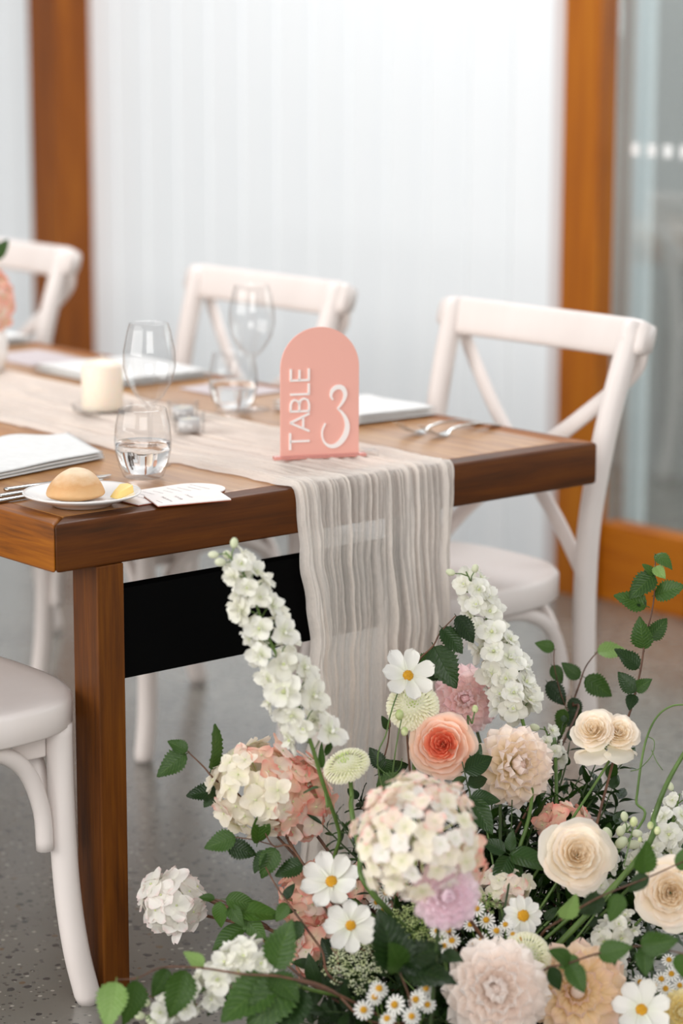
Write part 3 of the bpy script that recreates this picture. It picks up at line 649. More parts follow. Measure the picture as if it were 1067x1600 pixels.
# ------------------------------------------------------------ flowers
rnd = random.Random(11)
P_ = {}
P_['white'] = petal_mat('white_petal', '#e8ecd6', '#f6f4ee', '#f7f5f1', '#efece2', .3)
P_['delph'] = petal_mat('delphinium_petal', '#dfe4c4', '#f3f1e8', '#f5f3ee', '#ebe8d8', .35)
P_['hyd_cream'] = petal_mat('hydrangea_cream', '#e9e8c4', '#f6f0dc', '#f9f3e4', '#faf0e2', .4, bump=.5)
P_['hyd_blush'] = petal_mat('hydrangea_blush', '#f4eed8', '#f8e8dc', '#f5b4aa', '#f8dccf', .4, bump=.5, pm=.7)
P_['hyd_coral'] = petal_mat('hydrangea_coral', '#f6e2c4', '#f8c4ae', '#f28e84', '#f9dcc6', .4, bump=.5, pm=.55)
P_['hyd_white'] = petal_mat('hydrangea_white_pink', '#f5f4e8', '#faf6f0', '#f8e4e0', '#faf4f0', .4, bump=.5, pm=.75)
P_['dah_blush'] = petal_mat('dahlia_blush', '#fde4b4', '#fde8e0', '#fde0e4', '#fff4ee', .5, pm=.35)
P_['dah_cream'] = petal_mat('dahlia_cream', '#ffec8c', '#fff4d4', '#fff0ea', '#fff6ec', .5, pm=.4)
P_['dah_white'] = petal_mat('dahlia_ivory', '#fdead4', '#fff6ee', '#fffaf6', '#fff2ea', .5, pm=.4)
P_['dah_peach'] = petal_mat('dahlia_peach', '#ffd894', '#fff0cc', '#ffe4dc', '#fff4d8', .5, pm=.5)
P_['dah_lilac'] = petal_mat('dahlia_lilac', '#ffe8e4', '#ffeef0', '#fce8f2', '#fff4f6', .5, pm=.4)
P_['dah_yellow'] = petal_mat('dahlia_yellow', '#fbe6a0', '#fcf0bc', '#fdf4d0', '#fbecb0', .5)
P_['rose_apricot_in'] = petal_mat('rose_apricot_inner', '#f88058', '#fa9a74', '#fbb292', '#faa486', .45, bump=.15)
P_['rose_apricot'] = petal_mat('rose_apricot_outer', '#fdc070', '#fdcea8', '#fde2d4', '#fddabe', .5, bump=.15)
P_['rose_cream_in'] = petal_mat('rose_cream_inner', '#ffe8c4', '#fff2da', '#fff6e8', '#fff2de', .5, bump=.15)
P_['rose_cream'] = petal_mat('rose_cream_outer', '#f8eec0', '#fff2de', '#fff4ea', '#fef6e2', .5, bump=.15)
P_['mum'] = petal_mat('mum_petal', '#dce4a8', '#f8f6da', '#fbf8e8', '#faf7e2', .45)
P_['mum_green'] = petal_mat('mum_green_petal', '#a9c46a', '#c4d68a', '#dde6b0', None, .3)
P_['lace'] = noisy('lace_floret', lin('#c4cc94'), lin('#e6e8c8'), 90, .7)
P_['lace_green'] = noisy('lace_green', lin('#8fa055'), lin('#b9c484'), 60, .7)
P_['bud'] = noisy('bud_green', lin('#a9b872'), lin('#dfe0b4'), 60, .6)
Lm = {'mid': leaf_mat('leaf_mid', '#2b4616', '#40601f', '#64823c'), 'dark': leaf_mat('leaf_dark', '#182c0e', '#253e14', '#3c572a', .4),
      'light': leaf_mat('leaf_light', '#6f8f45', '#86a45a', '#a9bd80'), 'rose': leaf_mat('leaf_rose', '#1c3310', '#2f4b19', '#46622c', .34)}
def leafmesh(name, mat, wmax=.36, teeth=0, nv=16, fold=.10, droop=.12, pleat=.012, tip=1.3, seed=0):
    """unit leaf: grows along +y from its stalk, face towards +z"""
    rg = random.Random(seed); nu = 8; vs = []; uv = []
    for j in range(nv+1):
        v = j/nv; w = wmax*(math.sin(PI*min(1, v**.78))**.75 if 0 < v < 1 else 0)*(1-.30*v)
        if teeth and 0 < j < nv: w *= 1+(.12 if j % 2 else -.09)+rg.uniform(-.03, .03)
        w = max(w, .004)
        for i in range(nu+1):
            u = i/nu; q = 2*u-1; z = fold*abs(q)*w*2.0*(1-.3*v)-droop*v*v+pleat*math.sin((v*11-abs(q)*3)*PI)*min(1, abs(q)*3)*(1 if teeth else .3)
            z += .03*math.sin(v*7+seed)*q*abs(q)
            vs.append((q*w, v-(.05*abs(q) if teeth else 0)*(1-v)*0, z)); uv.append((u, v))
    mb = MB(); w_ = nu+1; mb.add(vs, [(j*w_+i, j*w_+i+1, (j+1)*w_+i+1, (j+1)*w_+i) for j in range(nv) for i in range(nu)], uv)
    # stalk
    mb.tube([(0, -.10, -.006), (0, 0, 0), (0, .3, .001-droop*.09), (0, .6, .001-droop*.36)], [.012, .012, .009, .004], 5)
    return mb.mesh(name, mat)
LEAF = {}
for k in ('mid', 'dark', 'light'):
    LEAF['birch_'+k] = [leafmesh('leaf', Lm[k], .37, 1, 22, .10, .10+.06*i, .012, seed=i) for i in range(3)]
for k in ('rose', 'mid', 'dark'):
    LEAF['ovate_'+k] = [leafmesh('leaf', Lm[k], .33, 0, 12, .14, .12+.08*i, .004, seed=10+i) for i in range(3)]
    LEAF['lance_'+k] = [leafmesh('leaf', Lm[k], .15, 0, 10, .22, .08+.1*i, .0, seed=20+i) for i in range(3)]
def petalmesh(name, mat, w=.3, cup=.25, curl=.1, tip=.75, notch=0, base=.25, nv=7, nu=4, ruffle=0, seed=0, th=0):
    """unit petal along +y, inner face +z; cup lifts the edges, curl lifts (+) or drops (-) the tip"""
    vs = []; uv = []
    for j in range(nv+1):
        v = j/nv
        ww = w*(base+(1-base)*math.sin(min(1, v/tip)*PI/2)) if v < tip else w*math.sqrt(max(0, 1-((v-tip)/(1.0001-tip))**2))*.999+w*.04
        for i in range(nu+1):
            u = i/nu; q = 2*u-1
            yv = v-notch*max(0, (v-.8)/.2)*(.5-.5*math.cos(q*PI*2.5)) if notch else v
            z = cup*q*q*w*2*(.4+.6*v)+curl*v*v+(ruffle*math.sin(q*5+seed*2)*v*v)
            vs.append((q*ww, yv, z)); uv.append((u, v))
    mb = MB(); w_ = nu+1
    mb.add(vs, [(j*w_+i, j*w_+i+1, (j+1)*w_+i+1, (j+1)*w_+i) for j in range(nv) for i in range(nu)], uv)
    return mb.mesh(name, mat)
def ppose(F_, phi, elev, r0=0, z0=0, L_=1, tw=0, wide=1):
    """petal matrix in bloom frame F_: azimuth phi, elevation elev, starting r0 from the axis"""
    return F_ @ Matrix.Rotation(phi-PI/2, 4, 'Z') @ Matrix.Translation((0, r0, z0)) @ Matrix.Rotation(elev, 4, 'X') @ Matrix.Rotation(tw, 4, 'Y') @ Matrix.Diagonal((L_*wide, L_, L_, 1))
BASE = at(755, 1735, 3.60); BASE.z = .035                           # where the stems meet in the moss
def base_pt(): return BASE+Vector((rnd.uniform(-.10, .12), rnd.uniform(-.09, .08), rnd.uniform(-.01, .02)))
def stem_to(root, top, direction=None, r=.0026, mat='stem', via=(), end=None):
    """tube from the moss to the underside of the bloom"""
    b = end if end is not None else root.location.copy(); pts = [b]+list(via)
    if direction is not None: pts.append(top-Vector(direction).normalized()*.035)
    pts.append(top)
    if len(pts) == 2: pts.insert(1, (pts[0]+pts[1])/2+Vector((0, 0, .01)))
    sp = spline(pts, 7); n = len(sp)
    return MB().tube(sp, [.82*r*(1.15-.35*i/n) for i in range(n)], 7).build('stem', M[mat], root), sp
def put_leaf(root, a, b, kind='birch_mid', face=None, jit=.25, scale=1.0):
    """leaf from stalk point a to tip b"""
    a, b = Vector(a), Vector(b); d = b-a; f_ = Vector(face) if face is not None else facing(rnd.uniform(-.5, .3), rnd.uniform(.1, .8), .9)
    f_ = f_+Vector((rnd.uniform(-jit, jit), rnd.uniform(-jit, jit), rnd.uniform(-jit, jit)))
    F_ = frame(a, f_ - d*f_.dot(d)/max(1e-9, d.length_squared), d)
    return link('leaf', rnd.choice(LEAF[kind]), root, F_ @ Matrix.Scale(d.length*scale, 4))

DP = {}
def dahlia_petals(k):
    if k not in DP:
        DP[k] = [petalmesh('petal', P_[k], .245, .60, .13, .68, seed=i, base=.5, ruffle=.01) for i in range(3)]+[petalmesh('petal', P_[k], .26, .7, .24, .6, base=.55)]
    return DP[k]
def dahlia(px, py, d, rad, n, k, label, depth=1.0, rows=None, stemmat='stem_dark', center=None, loose=0, end=None, name='dahlia', group=None):
    c = at(px, py, d); N = facing(*n); root = thing(name, label, 'flower', base_pt(), 0, group)
    F_ = frame(c-N*rad*.25, N, (0, 0, 1)); mats = dahlia_petals(k)
    rows = rows or [(12, -22, 1.0, .10), (12, -4, .99, .10), (12, 12, .93, .10), (11, 27, .84, .09), (10, 41, .73, .08), (8, 54, .60, .07), (6, 65, .46, .05), (5, 74, .34, .03)]
    for ri, (cnt, el, L_, r0) in enumerate(rows):
        for i in range(cnt):
            ph = 2*PI*(i+.5*(ri % 2)+rnd.uniform(-.12, .12))/cnt
            mesh_ = mats[3] if el > 50 else rnd.choice(mats[:3])
            link('petal', mesh_, root, ppose(F_, ph, math.radians(el+rnd.uniform(-3, 3)-loose*rnd.random()*15), r0*rad, ri*.035*rad*depth, L_*rad*rnd.uniform(.96, 1.03), rnd.uniform(-.1, .1), 1.05))
    if center: MB().ball(F_ @ Vector((0, 0, rad*.45)), rad*.16, 12, 8).build('disc', P_[center] if center in P_ else M[center], root)
    stem_to(root, c-N*rad*.3, N, .0032, stemmat, (), end)
    return root
RP = {}
WH = [(5, 1.06, .10, 50, -.10, 0), (5, .95, .26, 50, -.06, 0), (5, .80, .40, 52, -.03, 0), (5, .67, .48, 54, 0, 0), (5, .55, .53, 56, .02, 0), (5, .44, .56, 58, .03, 1), (5, .34, .57, 58, .03, 1), (4, .255, .56, 62, .03, 1), (4, .18, .55, 66, .02, 1), (3, .11, .53, 78, .01, 1), (2, .05, .50, 90, 0, 1)]
def rose_mesh(w, inner, outer, var):
    """one petal of a whorl: a curved patch of the bowl, its rim rolled outwards, one side lying outside its neighbour"""
    key = (w, inner, outer, var)
    if key in RP: return RP[key]
    cnt, a, h, sp, roll, inn = WH[w]; rg = random.Random(w*7+var); nv, nu = 10, 9; vs = []; uv = []; p1, p2 = rg.random()*6, rg.random()*6
    for j in range(nv+1):
        v = j/nv; spn = math.radians(sp)*(.35+.65*min(1, v/.45)) if v < .6 else math.radians(sp)*math.sqrt(max(.0, 1-((v-.6)/.46)**2))
        for i in range(nu+1):
            u = 2*i/nu-1; r = a*(1-(1-v)**1.9)*(1+.07*u)+.02; z = h*v**1.25
            k = max(0, (v-.72)/.28)**1.5
            r += (.10-.05*(w > 5))*k*a; z += (roll-.05*abs(u))*k
            r += .018*math.sin(u*5+p1)*v*v; z += .022*math.sin(u*6+p2)*v*v+(-.03*u*u*v if w > 3 else 0)
            ang = u*spn; vs.append((r*math.sin(ang), r*math.cos(ang), z)); uv.append((i/nu, v))
    mb = MB(); w_ = nu+1; mb.add(vs, [(j*w_+i, j*w_+i+1, (j+1)*w_+i+1, (j+1)*w_+i) for j in range(nv) for i in range(nu)], uv)
    RP[key] = mb.mesh('petal', P_[inner if inn else outer]); return RP[key]
def rose(px, py, d, rad, n, inner, outer, label, open_=1.0, dbl=None):
    c = at(px, py, d); N = facing(*n); root = thing('garden_rose', label, 'flower', base_pt())
    def head(cc, NN, rr, skip=0):
        F_ = frame(cc-NN*rr*.30, NN, (0, 0, 1))
        for w in range(skip, len(WH)):
            cnt = WH[w][0]
            for i in range(cnt):
                ph = 2*PI*(i+rnd.uniform(-.12, .12))/cnt+w*1.1
                link('petal', rose_mesh(w, inner, outer, rnd.randrange(2)), root, F_ @ Matrix.Rotation(ph, 4, 'Z') @ Matrix.Rotation(math.radians(rnd.uniform(-9, 5)+(1-open_)*10), 4, 'X') @ Matrix.Scale(rr*rnd.uniform(.84, .98), 4))
    if dbl:
        for dx, dy, s in dbl: head(c+RT*dx+UP*dy, (N+RT*dx*8).normalized(), rad*s, 1)
        F_ = frame(c-UP*rad*.42, (N*.15+UP).normalized(), -FW)
        for i in range(4): link('petal', rose_mesh(0, inner, outer, i % 2), root, F_ @ Matrix.Rotation((.75, -.75, 2.2, -2.2)[i]+PI*0, 4, 'Z') @ Matrix.Rotation(math.radians(-24-6*(i % 2)), 4, 'X') @ Matrix.Scale(rad, 4))
    else: head(c, N, rad)
    MB().ball(c-(N*.42 if not dbl else UP*.5)*rad, rad*.15, 10, 6).build('calyx', M['stem'], root)
    _, sp = stem_to(root, c-(N*.45 if not dbl else UP*.5)*rad, N if not dbl else UP, .0026, 'stem')
    return root, sp
FL = {}
def florets(k):
    """hydrangea floret: four rounded petals and a bead, one mesh"""
    if k not in FL:
        FL[k] = []
        for s_ in range(3):
            rg = random.Random(s_); mb = MB()
            for q in range(4):
                a = q*PI/2+rg.uniform(-.12, .12); L_ = rg.uniform(.88, 1.08); cup = rg.uniform(.10, .5); cu = rg.uniform(-.15, .25); vs = []; uv = []
                for j in range(7):
                    v = j/6; ww = .52*(math.sin(PI*min(.93, v**.72*.93+.0))**.7 if v > 0 else .08)
                    if j == 6: ww = .14
                    for i in range(5):
                        t_ = i/2-1; x, y_, z = t_*ww*L_, v*L_, cup*t_*t_*.3*v+cu*v*v+.03*math.sin(t_*4+q)
                        vs.append((x*math.cos(a)-y_*math.sin(a), x*math.sin(a)+y_*math.cos(a), z+.02*(q % 2))); uv.append((i/4, v))
                mb.add(vs, [(j*5+i, j*5+i+1, (j+1)*5+i+1, (j+1)*5+i) for j in range(6) for i in range(4)], uv)
            mb.cur = 1; mb.ball((0, 0, .05), .075, 6, 4)
            FL[k].append(mb.mesh('floret', [P_[k], P_['bud']]))
    return FL[k]
def hydrangea(px, py, d, rx, ry, n, pick, label, fr=.019, cnt=70, via=(), stem=True, rz=None, end=None, seed=0):
    c = at(px, py, d); N = facing(*n); root = thing('hydrangea', label, 'flower', base_pt()); rz = rz or min(rx, ry); rg = random.Random(seed)
    ax_, ay_, az_ = RT, UP, -FW
    for i in range(cnt):
        t_ = (i+.5)/cnt; z = 1-1.75*t_; a = i*2.39996+rg.uniform(-.2, .2); r_ = math.sqrt(max(0, 1-z*z))
        dv = N*z+(N.cross(UP).normalized())*(r_*math.cos(a))+(N.cross(N.cross(UP)).normalized())*(r_*math.sin(a))
        sc_ = Vector((dv.dot(ax_)*rx, dv.dot(ay_)*ry, dv.dot(az_)*rz)); p = c+(ax_*sc_.x+ay_*sc_.y+az_*sc_.z)*rg.uniform(.84, 1.04)
        no_ = dv+Vector((rg.uniform(-.35, .35), rg.uniform(-.35, .35), rg.uniform(-.25, .45)))
        k = pick(dv.dot(RT), dv.dot(UP), rg)
        link('floret', rg.choice(florets(k)), root, frame(p, no_, Vector((rg.uniform(-1, 1), rg.uniform(-1, 1), rg.uniform(-1, 1))), fr*rg.uniform(.85, 1.15)))
    mb = MB()                                                                # the branching stalks inside the head
    for i in range(14):
        a = rg.random()*6.28; dv = (N*rg.uniform(.1, 1)+RT*math.cos(a)*.8+UP*math.sin(a)*.8).normalized(); mb.tube([c-N*rz*.7, c+Vector(dv)*min(rx, ry)*.8], .0011, 5)
    mb.build('stalks', P_['bud'], root)
    if stem: stem_to(root, c-N*rz*.6, N, .003, 'twig', via, end)
    return root
def delph_florets():
    if 'delph' not in FL:
        FL['delph'] = []
        for s_ in range(4):
            rg = random.Random(40+s_); mb = MB()
            for ring, (cnt, L0, el) in enumerate(((5, 1.0, .35), (3, .55, .95))):
                for q in range(cnt):
                    a = 2*PI*q/cnt+rg.uniform(-.2, .2)+ring*.5; L_ = L0*rg.uniform(.85, 1.1); vs = []; uv = []; cu = rg.uniform(-.45, .3); e = el+rg.uniform(-.35, .35)
                    for j in range(6):
                        v = j/5; ww = .42*L_*(.15+math.sin(PI*min(.9, v*.9))**.7) if j else .05
                        if j == 5: ww = .12*L_
                        for i in range(4):
                            t_ = i/1.5-1; x = t_*ww; y_ = v*L_*math.cos(e); z = v*L_*math.sin(e)+cu*v*v+.10*t_*t_*L_+.09*math.sin(t_*5+q*2)*v
                            vs.append((x*math.cos(a)-y_*math.sin(a), x*math.sin(a)+y_*math.cos(a), z)); uv.append((i/3, v))
                    mb.add(vs, [(j*4+i, j*4+i+1, (j+1)*4+i+1, (j+1)*4+i) for j in range(5) for i in range(3)], uv)
            mb.tube([(0, 0, .1), (0, .1, -.4), (0, .3, -.9)], [.13, .10, .03], 6)          # spur
            mb.cur = 1; mb.ball((0, 0, .12), .12, 6, 4)
            FL['delph'].append(mb.mesh('floret', [P_['delph'], P_['bud']]))
        FL['dbud'] = MB().ball((0, 0, .5), .5, 10, 7, (.72, .72, 1)).mesh('bud', P_['delph'])
    return FL['delph']
def delphinium(path, label, w0=.012, w1=.045, cnt=36, fr=.017, buds=5, end=None, rootvia=(), leaves=True, seed=0, name='delphinium', group=None, gap=0):
    """path: (x, y, depth) from tip to the last floret"""
    rg = random.Random(seed+100); pts = [at(*q) for q in path]; root = thing(name, label, 'flower', base_pt(), 0, group)
    sp = spline(pts, 12); n = len(sp); low = sp[-1]
    full = spline([pts[0]]+pts[1:]+list(rootvia)+[end if end is not None else root.location.copy()], 8)
    MB().tube(full, [.0012+.0018*min(1, i/(len(full)*.5)) for i in range(len(full))], 7).build('stem', M['stem'], root)
    ped = MB(); delph_florets()
    for i in range(cnt):
        t_ = ((i+.5)/cnt)**.9; p = sp[min(n-1, int(t_*(n-1)))]; T = (sp[max(0, int(t_*(n-1))-1)]-sp[min(n-1, int(t_*(n-1))+1)]).normalized()
        a = i*2.39996+rg.uniform(-.3, .3); B1 = T.cross(FW).normalized(); B2 = T.cross(B1)
        o_ = (B1*math.cos(a)+B2*math.sin(a)); wd = (w0+(w1-w0)*min(1, t_*1.6))*rg.uniform(.75, 1.1); q = p+o_*wd*.62+T*wd*.15
        ped.tube([p-T*wd*.3, p+o_*wd*.3, q], .0009, 5)
        if i < buds: link('bud', FL['dbud'], root, frame(q, o_+T*.8, T, .011+.010*t_*2+.004))
        else:
            nn = o_+Vector((0, 0, .05))-FW*.25+T*rg.uniform(-.3, .25)
            link('floret', rg.choice(FL['delph']), root, frame(q, nn, T, fr*rg.uniform(.8, 1.15)*(.75+.35*min(1, t_*1.5))))
    ped.build('pedicels', M['stem'], root)
    return root
CP_ = [petalmesh('petal', P_['white'], .27, .22, .06+.07*i, .66, notch=.10, base=.30, nv=8, nu=8, seed=i, ruffle=.025) for i in range(3)]+[petalmesh('petal', P_['white'], .2, .2, -.12, .6, notch=.02, base=.4, nv=7, nu=5)]
def cosmos(px, py, d, rad, n, label, cnt=8, elev=8, narrow=False, disc=.20, via=(), end=None, spin=0, rear=None):
    c = at(px, py, d); N = facing(*n); root = thing('cosmos', label, 'flower', base_pt()); F_ = frame(c, N, (0, 0, 1))
    for i in range(cnt):
        ph = 2*PI*(i+spin)/cnt+rnd.uniform(-.08, .08)
        link('petal', CP_[3] if narrow else rnd.choice(CP_[:3]), root, ppose(F_, ph, math.radians(elev+rnd.uniform(-10, 10)), rad*.08, .001*(i % 2), rad*rnd.uniform(.92, 1.0), rnd.uniform(-.25, .25), 1.12 if not narrow else 1.25))
    mb = MB(); dr = rad*disc
    mb.lathe([(0, -.25*dr), (dr*.9, -.1*dr), (dr, .15*dr), (dr*.8, .45*dr), (dr*.4, .6*dr), (0, .62*dr)], 16)
    for k in range(60):
        q = math.sqrt(k/60); a = k*2.4; mb.ball((dr*q*math.cos(a), dr*q*math.sin(a), dr*(.62-.35*q*q)), dr*.12, 5, 3)
    link('disc', mb.mesh('disc', M['yellow']), root, F_)
    link('calyx', MB().lathe([(0, -.022*1), (.0022, -.014), (.0055, -.004), (.003, 0), (0, 0)], 10).mesh('calyx', M['stem']), root, F_)
    stem_to(root, c-N*.006, N, .0014, 'stem', via, end); return root
def mumhead():
    """button chrysanthemum: a dome of overlapping small petals"""
    mb = MB()
    for i in range(360):
        t_ = (i+.5)/360; th = .06+1.8*t_**.6; a = i*2.39996; L_ = .20+.10*t_
        dv = Vector((math.sin(th)*math.cos(a), math.sin(th)*math.sin(a), math.cos(th)*.62)); p = dv*.78
        out = Vector((math.sin(th)*math.cos(a), math.sin(th)*math.sin(a), math.cos(th))); tg = Vector((math.cos(th)*math.cos(a), math.cos(th)*math.sin(a), -math.sin(th)))
        sd = Vector((-math.sin(a), math.cos(a), 0)); g = (tg*(.30+.45*t_)+out*(.85-.30*t_)+sd*rnd.uniform(-.15, .15)).normalized()
        if t_ < .08: g = (out+tg*-.3).normalized(); L_ *= .7; mb.cur = 1
        else: mb.cur = 0
        w_ = .036+.022*t_
        vs = []; uv = []
        for j, (f_, wf) in enumerate(((0, .6), (.5, 1), (.85, .9), (1, .35))):
            q = p+g*L_*f_+out*(.06*f_*f_*L_)
            for k in (-1, 0, 1): vs.append(q+sd*w_*wf*k+out*(.026*abs(k))); uv.append(((k+1)/2, f_))
        mb.add(vs, [(j*3+k, j*3+k+1, j*3+k+4, j*3+k+3) for j in range(3) for k in range(2)], uv)
    return mb.mesh('petal_dome', [P_['mum'], P_['mum_green']])
MUM = mumhead()
MUMC = MB().lathe([(0, -.5), (.2, -.42), (.5, -.12), (.66, .02), (.52, .22), (.3, .34), (0, .38)], 20).mesh('receptacle', P_['mum'])
def mum(px, py, d, rad, n, label, sdir=None, via=(), sr=.0035, flat=1.0, stem='stem', end=None):
    c = at(px, py, d); N = facing(*n); root = thing('button_chrysanthemum', label, 'flower', base_pt()); F_ = frame(c, N, (0, 0, 1), rad) @ Matrix.Diagonal((1, 1, flat, 1))
    link('petal_dome', MUM, root, F_, 'stuff'); link('receptacle', MUMC, root, F_)
    stem_to(root, c-N*rad*.4, sdir or N, sr, stem, via, end); return root
def cham_head():
    mb = MB()
    for i in range(13):
        a = 2*PI*i/13; ca, sa_ = math.cos(a), math.sin(a); vs = []; uv = []
        for j, (f_, w_) in enumerate(((.25, .05), (.6, .115), (.9, .115), (1.0, .05))):
            for k in (-1, 0, 1):
                x, y_ = k*w_, f_; vs.append((x*ca-y_*sa_, x*sa_+y_*ca, -.12*f_*f_+.02*(i % 2))); uv.append(((k+1)/2, f_))
        mb.add(vs, [(j*3+k, j*3+k+1, j*3+k+4, j*3+k+3) for j in range(3) for k in range(2)], uv)
    return mb.mesh('petal_ring', P_['white'])
CHH = cham_head()
_m = MB().lathe([(0, -.10), (.26, -.05), (.36, .05), (.31, .22), (.17, .33), (0, .36)], 12)
for k in range(26):
    q = math.sqrt(k/26)*.31; a = k*2.4; _m.ball((q*math.cos(a), q*math.sin(a), .36-1.2*q*q), .05, 5, 3)
CHD = _m.mesh('disc', M['yellow'])
def chamomile(heads, node, label, group=None):
    """heads: (x, y, depth, radius m)"""
    nd_ = at(*node); root = thing('chamomile_spray', label, 'flower', base_pt(), 0, group); mb = MB()
    mb.tube(spline([root.location, (root.location+nd_)/2+Vector((0, 0, .03)), nd_], 6), .0013, 6)
    for q in heads:
        p = at(*q[:3]); N = facing(rnd.uniform(-.6, .5), rnd.uniform(.1, 1.0), .9); F_ = frame(p, N, (0, 0, 1), q[3])
        h = link('flower_head', CHH, root, F_)
        dd = link('disc', CHD, h); dd.matrix_basis = Matrix.Identity(4)
        mb.tube(spline([nd_, (nd_+p)/2-N*.012, p-N*q[3]*.12], 4), .0008, 5)
    mb.build('stem', M['stem'], root); return root
def lace(px, py, d, rad, n, label, k=22, mat='lace', flat=.25, name='queen_annes_lace', group=None):
    c = at(px, py, d); N = facing(*n); root = thing(name, label, 'flower', base_pt(), 0, group); F_ = frame(c, N, (0, 0, 1)); st = MB(); fl = MB(); ctr = F_ @ Vector((0, 0, -rad*.8))
    for i in range(k):
        q = math.sqrt((i+.3)/k)*rad; a = i*2.4; p = Vector((q*math.cos(a), q*math.sin(a), -flat*q*q/rad+rnd.uniform(-.003, .003))); w = F_ @ p
        st.tube([ctr, (ctr+w)/2+N*.002, w-N*.006], .0008, 4)
        for j in range(16):
            q2 = math.sqrt(j/16)*rad*.20; a2 = j*2.4; e = F_ @ (p+Vector((q2*math.cos(a2), q2*math.sin(a2), rnd.uniform(-.002, .002)))); st.tube([w-N*.006, e], .0003, 3)
            rr = rad*rnd.uniform(.030, .05); F2 = frame(e, N+Vector((rnd.uniform(-.5, .5), rnd.uniform(-.5, .5), rnd.uniform(-.5, .5))), UP, rr)
            for pz in range(4):
                aa = pz*PI/2; fl.add([F2 @ Vector(v) for v in ((0, 0, .1), (.8*math.cos(aa-.5), .8*math.sin(aa-.5), .2), (1.2*math.cos(aa), 1.2*math.sin(aa), 0), (.8*math.cos(aa+.5), .8*math.sin(aa+.5), .2))], [(0, 1, 2, 3)])
    fl.build('florets', P_[mat], root, kind='stuff'); st.build('rays', M['stem'], root)
    stem_to(root, ctr, N, .0022, 'stem'); return root
def branch(path, leaves, label, mat='twig', r=.0018, name='leafy_branch', kind='birch_mid', end=True, group=None, cat='branch', twigs=()):
    """path (x, y, depth) from tip to base; leaves ((x0,y0,d0),(x1,y1,d1)[,kind])"""
    pts = [at(*q) for q in path]; root = thing(name, label, cat, base_pt(), 0, group)
    if end: pts.append(root.location.copy())
    sp = spline(pts, 6); MB().tube(sp, [r*(.55+.75*i/len(sp)) for i in range(len(sp))], 6).build('stem', M[mat], root)
    for tw in twigs: MB().tube(spline([at(*q) for q in tw], 5), r*.5, 5).build('twig', M[mat], root)
    for lf in leaves: put_leaf(root, at(*lf[0]), at(*lf[1]), lf[2] if len(lf) > 2 else kind, lf[3] if len(lf) > 3 else None)
    return root
FILL = []
def filler(px, py, d, h, cnt, kind, size, label, group, lean=(0, 0), spread=1.0, name='foliage_stem', seed=0):
    """upright leafy stem whose top is seen at (px, py)"""
    rg = random.Random(seed+500); top = at(px, py, d); root = thing(name, label, 'foliage', BASE+Vector((rg.uniform(-.10, .12), rg.uniform(-.09, .08), 0)), 0, group)
    FILL.append((root, px, py, kind)); b = root.location; low = top+(b-top).normalized()*min(h, (b-top).length)
    sp = spline([top, (top*2+low)/3+Vector((rg.uniform(-.01, .01), rg.uniform(-.01, .01), 0)), low, b], 8); MB().tube(sp, [.0010+.0016*i/len(sp) for i in range(len(sp))], 6).build('stem', M['stem_dark' if 'rose' in kind or 'dark' in kind else 'stem'], root)
    T = (top-low).normalized(); B1 = T.cross(FW).normalized(); B2 = T.cross(B1); Lh = (top-low).length
    for i in range(cnt):
        t_ = i/cnt; p = top-T*Lh*t_ if i else top; p = min(sp, key=lambda s_: (s_-p).length)
        a = i*2.39996+rg.uniform(-.3, .3); dv = (T*rg.uniform(.35, .8)+(B1*math.cos(a)+B2*math.sin(a))*spread).normalized()
        if i == 0: dv = T
        L_ = size*rg.uniform(.75, 1.15)*(1 if t_ > .15 else .75)
        fc = (T*.9+Vector((0, 0, .4))-FW*.35)
        q = p+dv*L_*.1; F_ = frame(q, fc-dv*fc.dot(dv), dv); link('leaf', rg.choice(LEAF[kind]), root, F_ @ Matrix.Scale(L_, 4))
    return root

# moss mound added below view to block light; the stems stand in it
mb = MB()
def mossfn(u, v):
    a = u*2*PI; r = math.sin(v*PI/2)*1.0; n_ = noise.noise(Vector((math.cos(a)*3*r, math.sin(a)*3*r, 2)))
    return Vector((BASE.x+.21*r*math.cos(a)*(1+.12*n_), BASE.y+.17*r*math.sin(a)*(1+.12*n_), max(0, .085*math.cos(v*PI/2)**.8+.012*n_*(1-v))))
mb.grid(mossfn, 40, 14)
tag(mb.build('added_moss_mound', M['soil'], merge=True), 'dark moss mound added on the floor to block light, holding all the flower stems', 'moss')

# ---- tall white delphiniums
delphinium([(352, 862, 3.42), (385, 905, 3.42), (415, 985, 3.44), (455, 1075, 3.46), (487, 1165, 3.48)], 'tall white delphinium leaning left before the black panel', .018, .052, 44, .0225, 4, rootvia=[at(505, 1225, 3.51), at(530, 1300, 3.57), at(548, 1400, 3.62)], seed=1)
delphinium([(728, 893, 3.86), (752, 945, 3.86), (775, 1010, 3.84), (800, 1075, 3.82), (815, 1120, 3.80)], 'white delphinium standing right of the runner before the chair seat', .028, .045, 46, .0225, 2, rootvia=[at(825, 1180, 3.76), at(820, 1300, 3.66)], seed=2)
delphinium([(1062, 1240, 3.72), (1052, 1280, 3.70), (1030, 1330, 3.68), (1000, 1370, 3.66)], 'white larkspur at the right edge above the cream rose', .022, .036, 22, .0195, 1, seed=3, name='larkspur')
delphinium([(985, 1290, 3.62), (960, 1320, 3.62), (935, 1370, 3.60), (915, 1410, 3.58)], 'budding white larkspur right of the cream rose in the middle', .016, .028, 18, .015, 7, seed=4, name='larkspur')
delphinium([(985, 1440, 3.56), (955, 1465, 3.56), (945, 1500, 3.55), (925, 1535, 3.54)], 'white larkspur behind the peach dahlia', .022, .036, 24, .020, 0, seed=5, name='larkspur')
